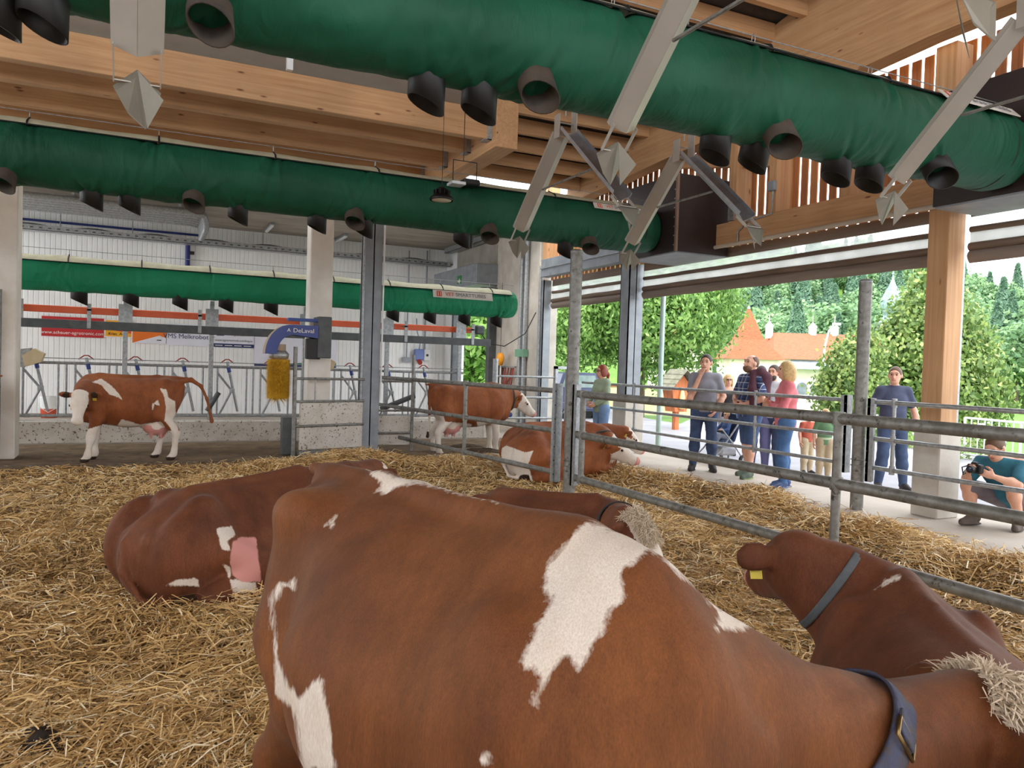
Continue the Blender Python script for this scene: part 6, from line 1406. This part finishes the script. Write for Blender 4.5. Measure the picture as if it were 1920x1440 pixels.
# plaid: crossed stripes from the object coordinates
mp_, ntp, bsp = newmat('cloth_plaid'); sx = N(ntp, 'ShaderNodeSeparateXYZ'); ntp.links.new(mapping(ntp, (1, 1, 1)), sx.inputs[0])
def stripes(src, per, wdt):
    a = N(ntp, 'ShaderNodeMath', operation='FRACT'); b = N(ntp, 'ShaderNodeMath', operation='MULTIPLY'); b.inputs[1].default_value = 1/per; ntp.links.new(src, b.inputs[0]); ntp.links.new(b.outputs[0], a.inputs[0]); c = N(ntp, 'ShaderNodeMath', operation='LESS_THAN'); c.inputs[1].default_value = wdt; ntp.links.new(a.outputs[0], c.inputs[0]); return c.outputs[0]
cp_ = mixc(ntp, stripes(sx.outputs['Z'], .09, .4), lin((52, 66, 104)), lin((36, 44, 76))); cp_ = mixc(ntp, stripes(sx.outputs['Y'], .1, .35), cp_, lin((70, 88, 128))); cp_ = mixc(ntp, stripes(sx.outputs['Z'], .09, .07), cp_, lin((206, 212, 224))); cp_ = mixc(ntp, stripes(sx.outputs['Y'], .1, .06), cp_, lin((196, 202, 216)))
ntp.links.new(cp_, bsp.inputs['Base Color']); bsp.inputs['Roughness'].default_value = .9; PLAID = mp_
person('red-haired woman in a pale green hoodie behind the round post', spotd(1130, 14.0), fdir(-.85, -.45), 1.68, look=(1, .0, -.05), shirt=cloth('sage_hoodie', (156, 172, 146), (138, 154, 128)), sleeve=1.95, hem=-.1, pants=JEANL, hair=REDH, hairstyle='pony', shoes=(SHOEK, SOLEW), glasses=True, female=True, neckcut=.04, LA=((.06, .24, 1.14), (.22, .12, 1.02)), RA=((.06, -.24, 1.14), (.22, -.1, 1.04)),
       extra=lambda t, s, g: (lambda F_: g['piece']('hood', F_.chain([g['nk']+V(-.03, .09, .01), g['nk']+V(-.1, 0, -.02), g['nk']+V(-.03, -.09, .01)], [.035, .055, .035], .03), cloth('sage_hoodie', (156, 172, 146))))(Field(g['lo'], g['hi'], .012)))
person('man in a grey polo shirt resting his chin on his hand', spotk(1316, 889, 1.035), fdir(-.22, -.95), 1.86, look=(1, -.25, .0), shirt=GREY, sleeve=.6, hem=-.06, pants=JEAN, hair=DARKH, shoes=(SHOEK, SOLEK), RA=((.15, -.22, 1.08), (.13, -.075, 1.44)), LA=((-.03, .27, 1.13), (.10, .16, .93)), curl=(.7, .9), palm=(None, (-.5, .6, .3)), LL=((.04, .12, .5), (.02, .14, .09)), RL=((.03, -.12, .5), (0, -.14, .09)), collar=GREY)
person('blond woman in a black top behind the pushchair', spotd(1366, 15.0), fdir(.0, -1), 1.58, look=(1, -.1, -.1), shirt=cloth('black_top', (40, 38, 42)), sleeve=0, hem=-.05, neckcut=-.1, pants=cloth('grey_slacks', (150, 152, 160)), hair=BLONDH, hairstyle='bob', shoes=(SHOEK, SOLEW), female=True, glasses=True)
MAROON = cloth('maroon', (84, 44, 58), (66, 34, 46))
def jacket(t, s, g):
    F_ = Field(g['lo'], g['hi'], .014); a = g['sh'][1]; F_.chain([a+V(.06, -.08, .09), a+V(-.02, .0, .09), a+V(-.06, .06, .02), a+V(-.03, .09, -.25), a+V(.0, .1, -.45)], [.05, .075, .08, .07, .05], .05, ((0, 1, 0), .7)); F_.chain([a+V(.08, -.05, .07), a+V(.14, .02, -.15), a+V(.14, .06, -.4)], [.045, .06, .05], .04); g['piece']('jacket', F_, MAROON)
person('man in a blue plaid shirt and denim shorts, maroon jacket over his shoulder', spotk(1402, 901, 1.03), fdir(-.9, -.35), 1.86, look=(1, .05, .22), shirt=PLAID, sleeve=.7, hem=-.08, pants=cloth('denim', (70, 92, 130), (54, 74, 110)), leg='short', hair=BROWNH, hairstyle='thin', shoes=(M('sneaker_green', (84, 96, 84), None, 9, .8), M('sole_lime', (170, 190, 90), None, 8, .7)), beard=M('stubble', (120, 88, 66), None, 30, .8), bulk=1.12, LA=((.04, .29, 1.14), (.2, .12, 1.06)), RA=((.04, -.29, 1.14), (.2, -.1, 1.08)), LL=((.08, .12, .5), (.08, .13, .09)), RL=((-.04, -.12, .5), (-.1, -.13, .09)), extra=jacket)
person('dark-haired man half hidden behind the plaid shirt', spotd(1428, 12.7), fdir(-.5, -.85), 1.74, shirt=cloth('lilac_shirt', (120, 124, 164)), sleeve=.6, pants=cloth('lilac_trousers', (112, 114, 160)), hair=DARKH, shoes=(SHOEK, SOLEK), look=(1, .2, 0))
person('bearded man in a white T-shirt between the plaid man and the woman in pink', spotd(1452, 12.6), fdir(-.75, -.65), 1.76, shirt=cloth('white_tee', (222, 222, 230), (206, 206, 216)), sleeve=.6, pants=JEAN, hair=DARKH, shoes=(SHOEK, SOLEK), beard=DARKH, look=(1, .1, .02))
PINK = cloth('coral_shirt', (222, 128, 134), (204, 108, 116))
person('woman with a blond bob in a coral pink shirt and blue jeans, arms folded', spotk(1468, 925, 1.05), fdir(-.95, .18), 1.77, look=(1, .1, .02), shirt=PINK, sleeve=1.75, hem=-.14, pants=JEANB, hair=BLONDH, hairstyle='bob', shoes=(M('sneaker_blue', (74, 96, 140), None, 9, .8), SOLEW), female=True, bulk=1.08, LA=((.08, .25, 1.10), (.24, -.02, 1.14)), RA=((.08, -.25, 1.10), (.25, .0, 1.18)), LL=((.05, .09, .5), (.02, .09, .09)), RL=((.0, -.09, .5), (-.05, -.1, .09)))
GRNS, ntg, bsg = newmat('cloth_green_striped'); sx = N(ntg, 'ShaderNodeSeparateXYZ'); ntg.links.new(mapping(ntg), sx.inputs[0]); ntp = ntg
bsg.inputs['Roughness'].default_value = .9; zz_ = N(ntg, 'ShaderNodeMath', operation='COMPARE'); zz_.inputs[1].default_value = .62; zz_.inputs[2].default_value = .016; ntg.links.new(sx.outputs['Z'], zz_.inputs[0]); ntg.links.new(mixc(ntg, zz_.outputs[0], lin((104, 142, 104)), lin((196, 212, 176))), bsg.inputs['Base Color'])
KB = dict(child=True, hd=(.02, 0, 1.60), nk=(0, 0, 1.42))
person('small blond boy in a green striped T-shirt and khaki trousers', spot(1543, 897), fdir(-.1, -1), 1.08, shirt=GRNS, sleeve=.7, hem=-.1, pants=cloth('khaki', (196, 180, 150), (176, 158, 128)), hair=BLONDH, shoes=(M('sneaker_grey', (190, 186, 180), None, 9, .8), SOLEW), look=(1, 0, -.1), **KB)
person('small child in a rust red shirt behind the blond boy', spotd(1519, 12.6, -.03), fdir(.3, -1), 1.02, shirt=cloth('rust', (190, 96, 74), (170, 80, 60)), sleeve=.7, pants=cloth('khaki', (196, 180, 150)), hair=BROWNH, shoes=(SHOEK, SOLEW), **KB)
NAVYS = cloth('navy_polo', (72, 78, 104), (58, 64, 88))
person('man in a navy polo shirt and dark jeans beside the second round post', spot(1668, 918), fdir(-.12, -1), 1.74, look=(1, -.55, .0), shirt=NAVYS, sleeve=.62, hem=-.08, pants=JEAN, hair=BROWNH, shoes=(SHOEK, SOLEK), collar=NAVYS, bulk=1.02, LA=((-.04, .30, 1.13), (.03, .34, .88)), RA=((-.04, -.29, 1.13), (.04, -.31, .88)), LL=((.03, .13, .5), (.02, .17, .09)), RL=((.05, -.13, .5), (.02, -.17, .09)))
# crouching photographer
TEAL = cloth('teal_tee', (52, 116, 136), (40, 98, 118))
def photographer(t, s, g):
    w = g['arm'][-1][2]; w2 = g['arm'][1][2]; c = (w+w2)/2*s+V(.06, -.03, .06)
    cb_ = MB(); cb_.box(c+V(-.045, -.075, -.05), c+V(.03, .075, .045), .012); cb_.box(c+V(-.02, -.03, .04), c+V(.03, .03, .07), .008); o = cb_.build('camera_body', BLACK, t)
    MB().lathe([(.036, 0), (.038, .07), (.034, .075), (.03, .06), (0, .055)], 18, c+V(.03, 0, -.005), (1, 0, 0)).build('lens', BLACK, o); MB().lathe([(.028, .0), (.018, .002), (0, .004)], 14, c+V(.088, 0, -.005), (1, 0, 0)).build('glass', M('lens_glass', (60, 70, 96), None, 4, .05), o)
    MB().path([c+V(0, -.078, .02), c+V(.03, -.12, 0), c+V(.02, -.11, -.08), c+V(-.01, -.078, -.04)], .008, 6).build('hand_strap', BLACK, o)
    a = g['sh'][1]*s; b = g['pel']*s; MB().path([a+V(-.02, -.05, .075), a+V(.10, -.12, .0), (a+b)/2+V(.17, -.2, 0), b+V(.1, -.22, .08)], .018, 6).build('bag_strap', BLACK, t)
    F_ = Field(g['lo'], g['hi'], .014); F_.ell(g['sh'][1]+V(-.02, -.06, .065), (.06, .07, .03), .03); g['piece']('strap_pad', F_, cloth('olive', (150, 150, 84), (126, 126, 66)))
person('crouching man in a teal T-shirt and grey shorts holding a black camera', spotk(1876, 1006, 1.06), fdir(-.8, -.45), 1.80, pel=(-.22, 0, .32), che=(.0, .0, .58), nk=(.10, 0, .73), hd=(.18, 0, .85), look=(.84, 0, -.48), shl=((.02, .20, .69), (.05, -.19, .68)), LA=((.22, .26, .50), (.36, .10, .57)), RA=((.26, -.24, .48), (.42, -.13, .59)), LL=((.22, .20, .50), (-.02, .17, .10)), RL=((.26, -.22, .42), (.16, -.19, .10)), shirt=TEAL, sleeve=.75, hem=-.05, pants=cloth('grey_shorts', (124, 116, 124), (106, 98, 106)), leg='short', hair=BROWNH, shoes=(M('boot_brown', (96, 84, 76), (76, 66, 60), 9, .8), SOLEK), glasses=True, bulk=1.14, curl=(.9, .9), palm=((0, -1, .3), (0, 1, .2)), extra=photographer)
# pushchair with toddler
pc = spotd(1356, 13.3, 0.0); t = empty('pushchair', 'folding pushchair with dark blue seat and silver frame beside the grey polo man', 'pushchair', None, pc, math.atan2(*fdir(-.9, -.4)[[1, 0]]))
FRM = GALV; SEATB = cloth('push_blue', (58, 76, 110), (46, 60, 92))
for q in (-1, 1):
    MB().path([(-.42, q*.22, .98), (-.3, q*.22, .85), (.18, q*.23, .25), (.34, q*.23, .12)], .014, 8).build('frame_tube', FRM, t); MB().path([(.16, q*.22, .62), (-.1, q*.23, .35), (-.3, q*.24, .1)], .013, 8).build('frame_tube', FRM, t)
    for x in (.34, -.3):
        w = MB().tube((x, q*.25-.02, .09), (x, q*.25+.02, .09), .09, 18).build('wheel', BLACK, t); MB().tube((x, q*.25-.024, .09), (x, q*.25+.024, .09), .05, 14).build('hub', FRM, w)
MB().path([(-.42, -.22, .98), (-.46, -.15, 1.02), (-.46, .15, 1.02), (-.42, .22, .98)], .017, 8).build('handle', BLACK, t)
MB().beam((.12, 0, .40), (-.14, 0, .40), .36, .05, .015).build('seat', SEATB, t); MB().beam((-.14, 0, .40), (-.3, 0, .86), .38, .05, .015).build('backrest', SEATB, t); MB().box((-.22, -.18, .16), (.12, .18, .3), .03).build('basket', M('basket_grey', (176, 178, 184), None, 8, .8), t); MB().path([(.1, -.2, .58), (.2, -.15, .58), (.2, .15, .58), (.1, .2, .58)], .02, 8).build('bumper_bar', BLACK, t)
m = MB(); G = [[(-.3+.30*math.sin(b)*1.0, .2*math.cos(a), .80+.17*math.sin(a)*math.cos(b*.6)) for a in np.linspace(0, math.pi, 9)] for b in np.linspace(-.2, .5, 5)]; m.grid(np.array(G), True); m.build('canopy', SEATB, t)
f3 = fdir(-.9, -.4); tp_ = V(*pc)+f3*-.06
person('toddler in a blue jacket sitting in the pushchair', (tp_[0], tp_[1], .30), f3, .84, pel=(-.03, 0, .34), che=(-.12, 0, .72), nk=(-.13, 0, .92), hd=(-.1, 0, 1.14), look=(1, .1, 0), LA=((.05, .28, .62), (.26, .24, .60)), RA=((.05, -.28, .62), (.26, -.24, .60)), LL=((.36, .14, .42), (.46, .14, .1)), RL=((.36, -.14, .42), (.46, -.14, .1)), shirt=cloth('toddler_blue', (72, 100, 150), (56, 80, 126)), sleeve=1.9, pants=cloth('toddler_grey', (140, 146, 160)), hair=BLONDH, shoes=(SHOEK, SOLEW), child=True)
